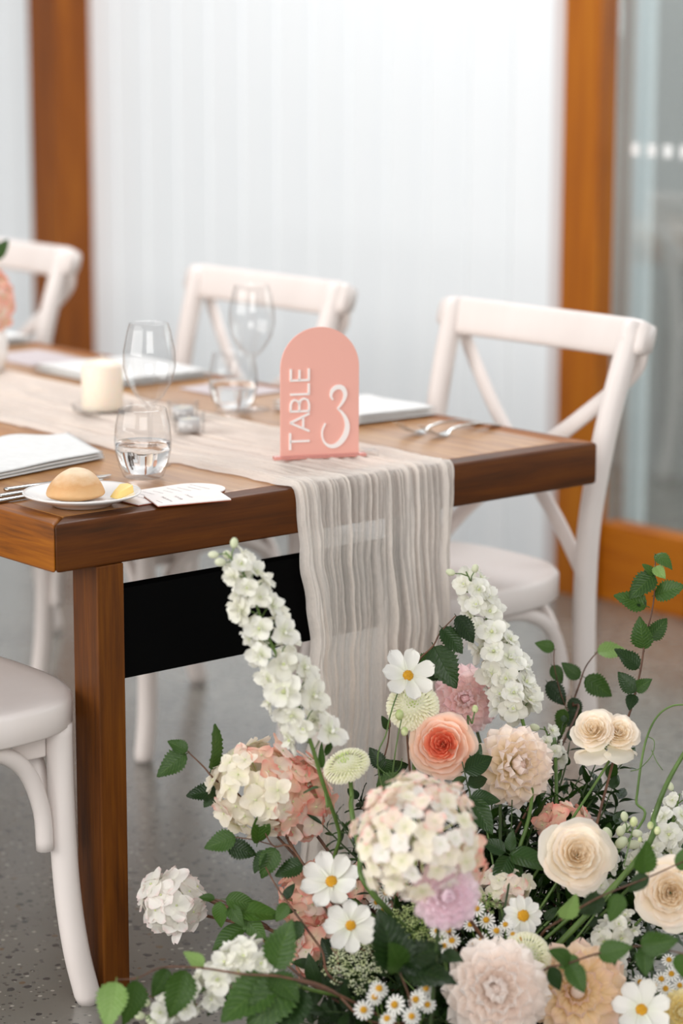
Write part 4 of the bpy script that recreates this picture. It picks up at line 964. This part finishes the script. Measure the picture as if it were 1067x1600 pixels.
delphinium([(228, 1592, 3.38), (262, 1575, 3.38), (320, 1545, 3.38), (375, 1508, 3.39), (410, 1495, 3.40)], 'white delphinium lying low at the bottom left over the floor', .018, .036, 34, .020, 5, rootvia=[at(480, 1545, 3.42)], seed=6)
delphinium([(850, 1135, 3.85), (862, 1165, 3.84), (868, 1190, 3.83)], 'small white larkspur between the cream dahlia and double rose', .012, .022, 8, .015, 1, seed=7, name='larkspur')

# ---- hydrangeas
def pickA(x, y, rg): return 'hyd_coral' if x+rg.uniform(-.45, .45) > .45 else ('hyd_blush' if rg.random() < .35+.3*x else 'hyd_cream')
def pickB(x, y, rg): return 'hyd_blush' if y*.7+abs(x)*.55+rg.uniform(-.3, .3) > .62 else ('hyd_white' if rg.random() < .4 else 'hyd_cream')
def pickC(x, y, rg): return 'hyd_white'
def pickD(x, y, rg): return 'hyd_coral' if rg.random() < .72 else 'hyd_blush'
hydrangea(405, 1230, 3.62, .072, .066, (-.25, .35, .9), pickA, 'cream hydrangea head with coral right side beside the runner', .0215, 66, via=[at(480, 1360, 3.6)], seed=1)
hydrangea(470, 1245, 3.64, .042, .062, (.3, .1, .9), lambda x, y, rg: 'hyd_coral' if rg.random() < .6 else 'hyd_blush', 'smaller coral tinted hydrangea head tucked behind the cream one', .0215, 34, seed=9)
hydrangea(652, 1308, 3.28, .083, .083, (-.1, .3, .95), pickB, 'large round cream hydrangea with pink edged top in the centre', .0165, 120, seed=2)
hydrangea(722, 1345, 3.34, .032, .035, (.8, .1, .5), lambda x, y, rg: 'hyd_coral' if x > -.1 and rg.random() < .7 else 'hyd_blush', 'small coral edged hydrangea tuft right of the large cream one', .0185, 14, seed=12)
hydrangea(270, 1408, 3.66, .044, .040, (-.1, .35, .9), pickC, 'small white hydrangea reaching out over the floor at the left', .026, 24, via=[at(330, 1408, 3.66), at(420, 1450, 3.6)], seed=3)
hydrangea(488, 1405, 3.66, .044, .052, (-.2, .2, .9), pickD, 'coral pink hydrangea behind the two white cosmos', .020, 44, seed=4)
hydrangea(498, 1485, 3.62, .042, .038, (-.2, .1, .9), pickD, 'faded coral hydrangea low behind the lower cosmos', .019, 30, seed=5)
hydrangea(590, 1378, 3.62, .040, .034, (.2, .3, .9), lambda x, y, rg: 'hyd_coral' if rg.random() < .4 else 'hyd_blush', 'pale coral hydrangea behind the thick green stem', .019, 22, seed=6)
hydrangea(785, 1385, 3.62, .042, .026, (.1, .5, .8), lambda x, y, rg: 'hyd_cream' if rg.random() < .6 else 'hyd_blush', 'beige hydrangea florets above the chamomile', .017, 20, seed=7)
hydrangea(880, 1282, 3.74, .040, .024, (.1, .4, .8), lambda x, y, rg: 'hyd_coral' if rg.random() < .5 else 'hyd_blush', 'muted pink hydrangea florets behind the middle cream rose', .018, 18, seed=8)

# ---- dahlias
SM5 = [(12, -30, 1.0, .10), (13, -8, .98, .10), (13, 10, .9, .10), (12, 26, .82, .09), (10, 42, .7, .08), (9, 56, .58, .06), (7, 70, .46, .04), (5, 76, .32, .02)]
dahlia(728, 1092, 3.86, .048, (-.1, .1, .95), 'dah_blush', 'soft pink dahlia behind the apricot rose', 1.2, SM5, loose=1)
dahlia(805, 1196, 3.70, .056, (.35, .15, .9), 'dah_cream', 'cream and yellow dahlia with blush left side in the middle', 1.3)
dahlia(697, 1400, 3.25, .041, (.1, .15, .95), 'dah_lilac', 'small lilac pink dahlia below the large cream hydrangea', 1.5, SM5, end=at(660, 1760, 3.40))
dahlia(775, 1548, 3.38, .066, (-.05, .25, .95), 'dah_white', 'large ivory dahlia at the bottom centre', 1.1)
dahlia(902, 1550, 3.46, .066, (-.05, .25, .95), 'dah_peach', 'large peach dahlia under the birch sprig at the bottom right', .7, [(12, -14, 1.0, .12), (13, 2, .98, .12), (12, 16, .85, .11), (11, 32, .64, .10), (9, 50, .44, .09), (7, 66, .30, .07)], center='hyd_blush')
dahlia(1066, 1582, 3.44, .030, (-.1, .2, .95), 'dah_yellow', 'small yellow dahlia cut by the bottom right corner', 1.3, SM5)

# ---- roses
rose(690, 1163, 3.66, .049, (-.15, .15, .95), 'rose_apricot_in', 'rose_apricot', 'apricot garden rose with coral heart beside the green pompon')
rose(945, 1142, 3.72, .044, (-.1, .45, .85), 'rose_cream_in', 'rose_cream', 'pale peach double headed rose at the upper right', dbl=[(-.018, .004, .80), (.022, .0, .74)])
rose(903, 1335, 3.56, .050, (.05, .25, .95), 'rose_cream_in', 'rose_cream', 'cream garden rose open in the middle right', .9)
rose(1048, 1396, 3.50, .052, (-.1, .1, .95), 'rose_cream_in', 'rose_cream', 'cream garden rose at the right edge', .7)

# ---- button chrysanthemums
mum(645, 1103, 3.70, .040, (-.05, .55, .8), 'round pale green button chrysanthemum under the upper cosmos', flat=.9)
mum(541, 1196, 3.56, .035, (-.35, .85, .45), 'cream button chrysanthemum tilted on a thick bare green stem', via=[at(585, 1400, 3.5), at(562, 1330, 3.53), at(549, 1265, 3.55)], sr=.0048, flat=.75, sdir=(-.12, 0, 1))
mum(822, 1497, 3.46, .037, (.25, .25, .9), 'pale green button chrysanthemum above the ivory dahlia', flat=.95)

# ---- cosmos
cosmos(637, 1056, 3.66, .042, (.25, .45, .8), 'white cosmos with yellow centre above the green pompon', 7, 0, via=[at(600, 1240, 3.6), at(605, 1140, 3.64)], spin=.3)
cosmos(518, 1378, 3.52, .044, (-.1, .5, .85), 'white cosmos with narrow lower petals, the upper of a pair', 8, 4, spin=.5)
cosmos(548, 1446, 3.46, .038, (-.05, .2, .97), 'round white cosmos facing forward, the lower of a pair', 8, 6, spin=.1)
cosmos(1002, 1578, 3.42, .042, (-.05, .45, .9), 'white cosmos at the bottom right corner', 7, 4, spin=.35)
cosmos(817, 1431, 3.52, .029, (.1, .25, .95), 'white daisy with yellow green centre below the middle rose', 12, 4, True, .3, spin=.2)

# ---- chamomile and lace
chamomile([(745, 1420, 3.5, .012), (760, 1438, 3.5, .013), (735, 1445, 3.49, .011), (775, 1455, 3.48, .013), (752, 1470, 3.47, .012), (790, 1445, 3.49, .011), (801, 1460, 3.47, .010), (770, 1480, 3.46, .012), (812, 1468, 3.46, .010), (738, 1478, 3.45, .011), (797, 1490, 3.45, .010)], (770, 1560, 3.5), 'chamomile spray left of the white daisy')
chamomile([(592, 1545, 3.34, .014), (617, 1570, 3.33, .015), (568, 1578, 3.32, .014), (650, 1562, 3.33, .014), (665, 1545, 3.35, .012), (643, 1588, 3.31, .013), (605, 1592, 3.31, .013), (668, 1570, 3.34, .012), (585, 1558, 3.34, .012)], (620, 1660, 3.38), 'chamomile spray at the bottom centre edge')
chamomile([(700, 1453, 3.42, .0125), (706, 1470, 3.42, .0125), (683, 1455, 3.44, .011), (694, 1478, 3.42, .011)], (705, 1560, 3.42), 'chamomile spray under the lilac dahlia')
chamomile([(1045, 1500, 3.5, .011), (1033, 1530, 3.48, .012), (1049, 1522, 3.48, .012), (1062, 1540, 3.47, .011), (1000, 1535, 3.48, .012), (1022, 1540, 3.47, .011), (1040, 1545, 3.46, .012), (1058, 1510, 3.49, .010)], (1010, 1620, 3.46), 'chamomile spray above the corner cosmos')
chamomile([(580, 1335, 3.6, .011), (592, 1350, 3.6, .011), (603, 1395, 3.55, .012), (588, 1410, 3.55, .011), (600, 1420, 3.54, .012), (640, 1255, 3.66, .008)], (600, 1500, 3.52), 'chamomile spray behind the thick green stem')
lace(560, 1502, 3.48, .046, (-.1, .75, .6), 'pale green lace flower under the lower cosmos', 26)
lace(660, 1440, 3.48, .040, (.1, .6, .7), 'green lace flower below the large cream hydrangea', 24, 'lace_green')
lace(760, 1408, 3.56, .020, (0, .7, .6), 'small brownish lace flower among the chamomile', 14, 'lace_green')

# ---- leafy branches
D = 3.78
branch([(1024, 872, D), (1021, 940, D), (1008, 1000, D), (1000, 1050, D), (985, 1110, D), (958, 1190, 3.74)],
 [((1024, 866, D), (1051, 885, D-.02), 'birch_mid', (0, -.2, .3)), ((1022, 898, D), (1005, 880, D)), ((1023, 885, D), (1038, 902, D-.02), 'birch_light'), ((1022, 898, D), (984, 931, D-.02)), ((1010, 947, D), (960, 928, D), 'birch_mid'), ((1009, 948, D), (990, 936, D), 'birch_dark'), ((1023, 930, D), (1068, 914, D-.03), 'birch_mid'),
  ((1006, 1014, D), (998, 968, D-.02), 'birch_mid'), ((1014, 998, D), (1044, 967, D), 'birch_mid'), ((998, 1044, D), (962, 1012, D), 'birch_dark'), ((993, 1078, D), (1016, 1062, D-.02), 'birch_mid'), ((992, 1082, D), (966, 1050, D), 'birch_dark'), ((990, 1085, D), (983, 1108, D-.02), 'birch_dark')],
 'tall birch sprig rising before the orange door rail')
D = 3.98
branch([(933, 1018, D), (915, 1042, D), (905, 1070, D), (895, 1100, D), (885, 1150, 3.9)],
 [((933, 1019, D), (980, 1012, D), 'birch_light'), ((905, 1060, D), (878, 1035, D), 'birch_mid', facing(0, .2, 1)), ((914, 1059, D), (958, 1088, D), 'birch_mid'), ((866, 1014, D), (836, 1004, D)), ((862, 1040, D), (880, 1068, D)), ((855, 1066, D), (885, 1102, D), 'birch_dark'), ((893, 1090, D), (905, 1125, D), 'birch_dark'), ((882, 1108, 3.95), (872, 1150, 3.95), 'birch_mid'), ((890, 1110, 3.95), (915, 1150, 3.93), 'birch_dark')],
 'blurred birch sprig behind the pale double rose', twigs=[((866, 1014, D), (866, 1040, D), (875, 1080, D), (890, 1120, D))])
D = 3.80
branch([(712, 962, D), (688, 988, D), (676, 1010, D), (650, 1040, D), (638, 1110, 3.78), (640, 1200, 3.72)],
 [((690, 981, D), (724, 1020, D-.01), 'birch_dark', facing(.1, .1, 1)), ((678, 1010, D), (712, 1075, D-.02), 'birch_dark', facing(0, .1, 1)), ((713, 963, D), (742, 1004, D), 'birch_dark'), ((652, 1040, D), (680, 1018, D+.01), 'birch_mid'), ((655, 1042, D), (690, 1062, D+.01), 'birch_dark')],
 'birch twig with drooping dark leaves before the runner')
D = 3.62
branch([(293, 1174, D), (318, 1198, D), (338, 1220, D), (390, 1260, 3.66)],
 [((293, 1173, D), (262, 1157, D), 'birch_mid'), ((291, 1178, D), (243, 1212, D), 'birch_mid'), ((330, 1202, D), (349, 1135, D), 'birch_mid', facing(1, .1, .35)), ((338, 1236, D), (290, 1240, D), 'birch_dark'), ((336, 1238, D), (318, 1262, D), 'birch_dark')],
 'twig with serrated leaves left of the cream hydrangea')
D = 3.58
branch([(400, 1268, D), (425, 1320, D), (452, 1322, D), (482, 1362, 3.56), (560, 1480, 3.5)],
 [((402, 1318, D), (413, 1264, D-.02), 'ovate_mid', facing(.7, .1, .6)), ((368, 1308, D), (318, 1324, D), 'birch_mid'), ((355, 1322, D), (402, 1334, D), 'birch_dark'), ((415, 1330, D), (392, 1362, D), 'birch_dark'), ((430, 1325, D), (408, 1372, D-.01), 'birch_mid'), ((474, 1350, D), (428, 1366, D), 'birch_dark')],
 'twig with dark leaves hanging under the cream hydrangea', twigs=[((368, 1308, D), (395, 1312, D), (425, 1320, D))])
branch([(415, 1355, 3.56), (432, 1385, 3.54), (455, 1418, 3.52), (500, 1480, 3.5), (545, 1540, 3.48)],
 [((445, 1405, 3.54), (458, 1380, 3.54), 'ovate_dark'), ((450, 1412, 3.54), (430, 1440, 3.54), 'birch_mid'), ((470, 1440, 3.5), (450, 1475, 3.5), 'birch_dark')],
 'thin bare brown twig crossing the coral hydrangea')
D = 3.56
branch([(336, 1405, D), (352, 1410, D), (372, 1428, D), (395, 1450, D), (440, 1500, 3.52), (520, 1560, 3.48)],
 [((336, 1405, D), (310, 1400, D), 'ovate_mid'), ((345, 1408, D), (342, 1452, D), 'ovate_mid'), ((352, 1405, D), (402, 1412, D), 'ovate_mid'), ((358, 1415, D), (378, 1445, D-.02), 'ovate_mid'), ((372, 1424, D), (442, 1428, D), 'ovate_mid'), ((382, 1432, D), (415, 1470, D-.02), 'ovate_mid'), ((384, 1448, D), (328, 1482, D-.01), 'ovate_mid'), ((430, 1430, D), (462, 1420, D), 'ovate_dark')],
 'hydrangea stem with broad green leaves over the grey floor')
D = 3.30
branch([(181, 1531, D+.06), (215, 1528, D+.06), (252, 1512, D+.05), (310, 1512, D+.05), (380, 1522, D+.04), (450, 1528, D+.03), (540, 1560, 3.36)],
 [((181, 1534, D), (166, 1606, D-.03), 'birch_light', facing(0, .3, 1)), ((214, 1532, D+.04), (200, 1604, D+.02), 'birch_mid', facing(.6, .2, .7)), ((262, 1514, D+.05), (240, 1560, D+.04), 'birch_mid', facing(.5, .2, .7)), ((290, 1516, D+.05), (268, 1592, D+.03), 'birch_mid', facing(.4, .2, .8)), ((318, 1510, D+.06), (288, 1486, D+.06), 'birch_light')],
 'low birch branch trailing left along the floor edge')
D = 3.36
branch([(430, 1527, D), (470, 1530, D), (520, 1548, D), (600, 1600, 3.38)],
 [((425, 1530, D), (345, 1592, D-.04), 'birch_mid', facing(-.1, .5, .8)), ((345, 1535, D+.02), (328, 1590, D+.01), 'birch_dark', facing(.4, .2, .8)), ((450, 1528, D), (390, 1610, D-.05), 'birch_mid', facing(.1, .5, .8)), ((425, 1520, D), (468, 1562, D-.03), 'birch_mid', facing(.2, .4, .8)), ((428, 1512, D), (452, 1440, D-.02), 'birch_mid', facing(-.1, .2, 1)), ((470, 1545, D), (440, 1625, D-.04), 'birch_dark')],
 'branch with large overlapping leaves at the bottom left')
D = 3.32
branch([(625, 1520, D), (640, 1560, D), (660, 1640, 3.36)],
 [((622, 1518, D), (598, 1424, D-.02), 'birch_dark', facing(0, .2, 1)), ((625, 1515, D), (613, 1476, D-.04), 'birch_mid', facing(.2, .2, 1)), ((630, 1515, D), (712, 1525, D-.03), 'birch_dark', facing(0, .6, .8)), ((628, 1505, D), (692, 1472, D), 'birch_dark', facing(.1, .5, .8)), ((690, 1490, D+.02), (722, 1498, D), 'birch_dark')],
 'sprig with large dark leaves below the central hydrangea')
D = 3.38
branch([(1070, 1345, D), (1010, 1372, D), (940, 1400, D), (880, 1435, D+.02), (845, 1462, 3.50), (825, 1520, 3.58)],
 [((1005, 1365, D), (1012, 1316, D-.02), 'birch_mid', facing(0, .2, 1)), ((1062, 1360, D), (1075, 1320, D)), ((1012, 1368, D), (980, 1392, D), 'birch_dark'), ((972, 1398, D), (950, 1440, D), 'birch_mid'), ((880, 1436, D), (902, 1400, D-.02), 'birch_light', facing(.6, .3, .6)), ((945, 1405, D), (900, 1425, D+.02), 'birch_dark')],
 'thin twig slanting across the right above the larkspur')
D = 3.34
branch([(1075, 1492, D), (1040, 1484, D), (1000, 1478, D), (940, 1488, D), (885, 1506, D), (856, 1512, D+.03), (842, 1530, 3.50), (835, 1570, 3.56)],
 [((890, 1502, D), (862, 1484, D-.02), 'birch_mid', facing(0, .3, 1)), ((888, 1504, D), (914, 1550, D-.02), 'birch_mid', facing(0, .3, 1)), ((905, 1498, D), (872, 1512, D), 'birch_mid'), ((935, 1492, D), (985, 1478, D-.02), 'birch_mid', facing(0, .5, .9)), ((955, 1487, D), (962, 1508, D-.01), 'birch_mid'), ((1005, 1480, D), (1010, 1525, D-.02), 'birch_mid', facing(0, .3, 1)), ((1000, 1478, D), (1058, 1470, D-.02), 'birch_mid', facing(0, .3, 1)), ((1062, 1490, D), (1068, 1530, D), 'birch_mid'), ((858, 1512, D), (878, 1548, D), 'birch_dark')],
 'birch sprig lying across the peach dahlia')
# rose foliage under the blooms
D = 3.62
branch([(800, 1250, 3.68), (798, 1320, 3.64), (795, 1380, 3.6), (780, 1480, 3.52)],
 [((797, 1335, D), (862, 1350, D-.03), 'ovate_rose', facing(.1, .6, .8)), ((795, 1338, D), (775, 1382, D-.03), 'ovate_rose', facing(0, .2, 1)), ((797, 1330, D), (800, 1296, D), 'ovate_rose'), ((790, 1332, D), (752, 1310, D), 'ovate_rose'), ((798, 1350, D), (822, 1375, D), 'ovate_rose')],
 'dark dahlia stem with glossy leaves under the cream dahlia', mat='stem_dark', kind='ovate_rose')
D = 3.64
branch([(722, 1190, D), (730, 1225, D), (735, 1250, D), (735, 1340, 3.6)],
 [((735, 1250, D), (770, 1302, D-.02), 'ovate_rose', facing(0, .2, 1)), ((735, 1246, D), (782, 1250, D), 'ovate_rose', facing(0, .5, .9)), ((730, 1225, D), (765, 1215, D+.02), 'ovate_rose'), ((725, 1205, D), (772, 1182, D+.02), 'ovate_rose'), ((728, 1215, D), (700, 1232, D), 'ovate_rose'), ((735, 1255, D), (722, 1290, D), 'ovate_rose'), ((738, 1190, D+.02), (752, 1160, D+.03), 'ovate_rose')],
 'rose stem with broad leaves right of the apricot rose', mat='stem_dark', kind='ovate_rose')
branch([(610, 1110, 3.72), (606, 1160, 3.72), (592, 1215, 3.70), (580, 1300, 3.66), (570, 1400, 3.6)],
 [((606, 1140, 3.72), (598, 1118, 3.72), 'birch_dark'), ((600, 1185, 3.7), (612, 1225, 3.7), 'ovate_dark'), ((598, 1200, 3.7), (578, 1168, 3.7), 'birch_dark'), ((588, 1235, 3.68), (640, 1212, 3.66), 'birch_mid', facing(0, .5, .9)), ((582, 1240, 3.68), (568, 1275, 3.68), 'ovate_dark'), ((590, 1210, 3.7), (640, 1190, 3.72), 'ovate_dark'), ((585, 1260, 3.68), (605, 1300, 3.66), 'ovate_dark')],
 'dark branch with mixed leaves left of the apricot rose')
# bare stems and buds
def budstem(path, r, mat, label, tendrils=(), buds=(), name='bare_stem'):
    pts = [at(*q) for q in path]; root = thing(name, label, 'stem', base_pt()); sp = spline(pts+[root.location.copy()], 8)
    MB().tube(sp, [r*(.7+.5*i/len(sp)) for i in range(len(sp))], 8).build('stem', M[mat], root)
    for t_ in tendrils: MB().tube(spline([at(*q) for q in t_], 7), .0007, 5).build('tendril', M['stem'], root)
    for b in buds: MB().ball(at(*b[:3]), b[3], 10, 7, (.85, .85, 1.1)).build('bud', P_['bud'], root)
budstem([(1075, 1101, 3.7), (1050, 1103, 3.7), (1028, 1118, 3.7), (1012, 1148, 3.69), (1002, 1190, 3.68), (994, 1250, 3.66), (984, 1310, 3.62)], .0019, 'stem', 'pale green vine stem curving over at the right with tendrils',
 [((1010, 1150, 3.69), (1022, 1158, 3.68), (1018, 1180, 3.67), (1000, 1200, 3.66), (985, 1205, 3.66)), ((1018, 1172, 3.68), (1026, 1190, 3.67), (1035, 1203, 3.66))])
budstem([(1085, 1150, 3.62), (1052, 1205, 3.61), (1035, 1240, 3.6), (1022, 1275, 3.6), (990, 1350, 3.56)], .0042, 'stem', 'thick green brown stem slanting in from the right edge')
budstem([(628, 1120, 3.62), (620, 1160, 3.62), (612, 1215, 3.6), (600, 1300, 3.55)], .0012, 'stem', 'thin stem with two round cosmos buds before the green pompon', [((612, 1215, 3.6), (598, 1205, 3.6), (588, 1195, 3.6)), ((612, 1215, 3.6), (625, 1200, 3.6), (628, 1185, 3.6))], [(624, 1117, 3.62, .0075), (632, 1143, 3.62, .0065)])
budstem([(990, 1287, 3.55), (985, 1310, 3.55), (975, 1350, 3.52), (965, 1382, 3.5)], .0011, 'stem', 'thin budding stem above the right hand cream rose', (), [(990, 1284, 3.55, .0070), (1016, 1290, 3.55, .0055), (1027, 1298, 3.55, .006), (1000, 1312, 3.54, .004)])
budstem([(742, 1110, 3.72), (738, 1130, 3.7), (736, 1160, 3.7)], .0014, 'stem', 'short stem with one green bud above the apricot rose', (), [(742, 1108, 3.72, .006)])

# ---- greenery between the flowers
GR = 'dark green foliage stems filling the gaps between the flowers'
gl = 'dark green leafy stem among the other foliage in the flowers'
k = 0
for (x, y, d, cnt, kind, size) in [(870, 1225, 3.78, 30, 'lance_mid', .030), (905, 1215, 3.76, 30, 'lance_rose', .034), (880, 1130, 3.86, 20, 'ovate_rose', .020), (845, 1250, 3.72, 30, 'lance_rose', .036), (930, 1195, 3.76, 18, 'ovate_rose', .036),
   (975, 1190, 3.76, 16, 'ovate_rose', .036), (955, 1235, 3.72, 20, 'ovate_dark', .036), (890, 1160, 3.82, 14, 'ovate_dark', .032), (765, 1225, 3.74, 22, 'ovate_rose', .036), (830, 1290, 3.70, 26, 'lance_rose', .038), (860, 1300, 3.66, 26, 'ovate_rose', .034),
   (740, 1300, 3.66, 26, 'ovate_dark', .036), (780, 1310, 3.70, 26, 'ovate_rose', .036), (960, 1290, 3.66, 24, 'ovate_rose', .034), (990, 1330, 3.64, 20, 'lance_rose', .034), (870, 1385, 3.60, 24, 'ovate_dark', .036), (840, 1390, 3.60, 24, 'lance_rose', .038),
   (930, 1400, 3.58, 24, 'ovate_dark', .036), (1030, 1300, 3.64, 16, 'ovate_rose', .030), (720, 1240, 3.72, 18, 'ovate_dark', .034), (660, 1230, 3.74, 18, 'ovate_dark', .034), (610, 1215, 3.76, 16, 'ovate_dark', .030),
   (520, 1265, 3.56, 26, 'lance_rose', .030), (505, 1290, 3.58, 22, 'lance_dark', .030), (545, 1300, 3.62, 22, 'lance_rose', .028), (575, 1330, 3.64, 22, 'lance_dark', .032), (620, 1390, 3.56, 24, 'ovate_dark', .032), (560, 1420, 3.60, 22, 'ovate_dark', .034), (600, 1450, 3.50, 26, 'lance_rose', .034),
   (530, 1480, 3.52, 24, 'ovate_dark', .036), (490, 1510, 3.50, 24, 'ovate_dark', .038), (465, 1545, 3.46, 22, 'ovate_dark', .040), (550, 1540, 3.44, 26, 'lance_dark', .036), (600, 1520, 3.46, 26, 'lance_rose', .034), (650, 1500, 3.46, 26, 'lance_dark', .036), (690, 1500, 3.44, 26, 'ovate_dark', .036),
   (720, 1450, 3.52, 26, 'lance_dark', .034), (700, 1540, 3.40, 24, 'lance_rose', .036), (740, 1400, 3.60, 24, 'lance_dark', .034), (850, 1440, 3.54, 26, 'ovate_dark', .036), (880, 1470, 3.52, 24, 'lance_rose', .036), (920, 1450, 3.52, 24, 'ovate_dark', .036), (980, 1480, 3.50, 26, 'lance_dark', .036),
   (1020, 1500, 3.50, 26, 'lance_rose', .034), (1055, 1460, 3.52, 24, 'ovate_dark', .036), (1060, 1550, 3.46, 24, 'lance_dark', .034), (960, 1540, 3.46, 24, 'ovate_dark', .036), (1000, 1420, 3.58, 20, 'ovate_dark', .034), (640, 1560, 3.40, 24, 'lance_dark', .034), (590, 1590, 3.38, 24, 'lance_rose', .034), (510, 1580, 3.42, 24, 'ovate_dark', .036), (840, 1560, 3.44, 22, 'ovate_dark', .036), (440, 1590, 3.42, 20, 'ovate_dark', .036), (800, 1440, 3.58, 20, 'lance_dark', .034)]:
    filler(x, y, d+(.06 if x > 600 else .02), .22, cnt, kind, size*1.1, gl, GR, seed=k); k += 1
for i, (x, y, d) in enumerate([(835, 1235, 3.84), (880, 1245, 3.84), (925, 1240, 3.84), (965, 1250, 3.82), (770, 1260, 3.82), (730, 1270, 3.80), (800, 1290, 3.80), (850, 1300, 3.80), (900, 1290, 3.80), (950, 1310, 3.78), (1000, 1320, 3.76), (705, 1290, 3.78), (755, 1320, 3.76), (830, 1350, 3.76), (980, 1370, 3.74), (1020, 1380, 3.72), (740, 1380, 3.72), (790, 1400, 3.72), (870, 1410, 3.70), (930, 1450, 3.68), (560, 1250, 3.72), (575, 1370, 3.70), (640, 1360, 3.70), (1050, 1330, 3.74), (700, 1330, 3.68), (760, 1350, 3.66), (820, 1340, 3.70), (870, 1340, 3.68), (940, 1350, 3.66), (680, 1420, 3.60), (740, 1480, 3.56), (640, 1470, 3.56), (860, 1500, 3.58), (900, 1500, 3.58), (1000, 1450, 3.58), (570, 1490, 3.56), (520, 1530, 3.54), (800, 1500, 3.60), (950, 1420, 3.62), (1040, 1440, 3.60), (600, 1560, 3.46), (690, 1570, 3.44), (540, 1590, 3.42), (660, 1590, 3.40), (960, 1590, 3.46), (1050, 1590, 3.46), (840, 1590, 3.46), (480, 1590, 3.46), (610, 1420, 3.60), (780, 1270, 3.76)]):
    filler(x, y, d+.05, .20, 26, ('ovate_dark', 'lance_dark', 'birch_dark')[i % 3], .044, gl, GR, seed=200+i)
# each foliage stem is told apart by the bloom it stands next to
LM = [(805, 1196, 'the cream and yellow dahlia'), (945, 1142, 'the pale double rose'), (903, 1335, 'the middle cream rose'), (1048, 1396, 'the cream rose at the right edge'), (690, 1163, 'the apricot rose'), (645, 1103, 'the pale green button chrysanthemum'), (541, 1196, 'the tilted cream button chrysanthemum'),
      (652, 1308, 'the large round hydrangea'), (697, 1400, 'the lilac dahlia'), (775, 1548, 'the large ivory dahlia'), (902, 1550, 'the peach dahlia'), (518, 1378, 'the upper cosmos of the pair'), (548, 1446, 'the round forward facing cosmos'), (817, 1431, 'the white daisy'), (1002, 1578, 'the corner cosmos'),
      (620, 1565, 'the bottom chamomile'), (488, 1405, 'the coral pink hydrangea'), (822, 1497, 'the button chrysanthemum above the ivory dahlia'), (960, 1460, 'the white larkspur by the peach dahlia'), (660, 1440, 'the green lace flower'), (560, 1502, 'the pale green lace flower')]
for o, x, y, kind in FILL:
    q = min(LM, key=lambda l: (l[0]-x)**2+(l[1]-y)**2); dx, dy = x-q[0], y-q[1]
    w_ = ('above' if dy < 0 else 'below') if abs(dy) > abs(dx) else ('left of' if dx < 0 else 'right of')
    o['label'] = {'ova': 'oval leaved', 'lan': 'narrow leaved', 'bir': 'serrated'}[kind[:3]]+' dark green foliage stem '+w_+' '+q[2]
branch([(505, 1225, 3.52), (512, 1262, 3.52)], [((498, 1230, 3.52), (474, 1237, 3.50), 'lance_mid', facing(0, .8, .5)), ((503, 1200, 3.52), (501, 1165, 3.50), 'lance_mid'), ((508, 1180, 3.52), (523, 1150, 3.5), 'lance_mid')], 'narrow leaves on the lower stem of the left delphinium', mat='stem', cat='foliage', name='foliage_stem', end=False)

# ---- second arrangement glimpsed at the far left of the table
ro = thing('table_flowers', 'blurred pink flower cluster at the left edge of the table', 'flower', (.60, 1.50, TR))
cc = at(-22, 528, 5.1)
MB().lathe([(0, 0), (.035, 0), (.045, .03), (.045, .07), (.038, .09), (.0355, .09), (.042, .07), (.042, .03), (.033, .004), (0, .004)], 28).build('vase', M['porcelain'], ro, Matrix.Translation((cc.x, cc.y, TR)), merge=True)
ro.location = (cc.x, cc.y, TR)
for o in ro.children: o.matrix_basis = Matrix.Identity(4)
for i in range(46):
    a = i*2.4; z = 1-1.5*(i+.5)/46; r_ = math.sqrt(1-z*z); dv = Vector((r_*math.cos(a), r_*math.sin(a), z))
    link('floret', rnd.choice(florets('hyd_coral' if i % 3 else 'hyd_blush')), ro, frame(Vector((cc.x, cc.y, TR+.14))+Vector((dv.x*.055, dv.y*.055, dv.z*.075)), dv, (rnd.uniform(-1, 1), .3, rnd.uniform(-1, 1)), .024))
for i in range(5):
    a_ = Vector((cc.x, cc.y, TR+.15)); link('leaf', rnd.choice(LEAF['ovate_mid']), ro, frame(a_+Vector((.02*math.cos(i*1.3), .02*math.sin(i*1.3), .02*i)), facing(0, .4, 1), (.5*math.cos(i*1.3), .5*math.sin(i*1.3), 1.1), .06))
MB().tube([(cc.x, cc.y, TR+.02), (cc.x, cc.y, TR+.13)], .003, 6).build('stem', M['stem'], ro)
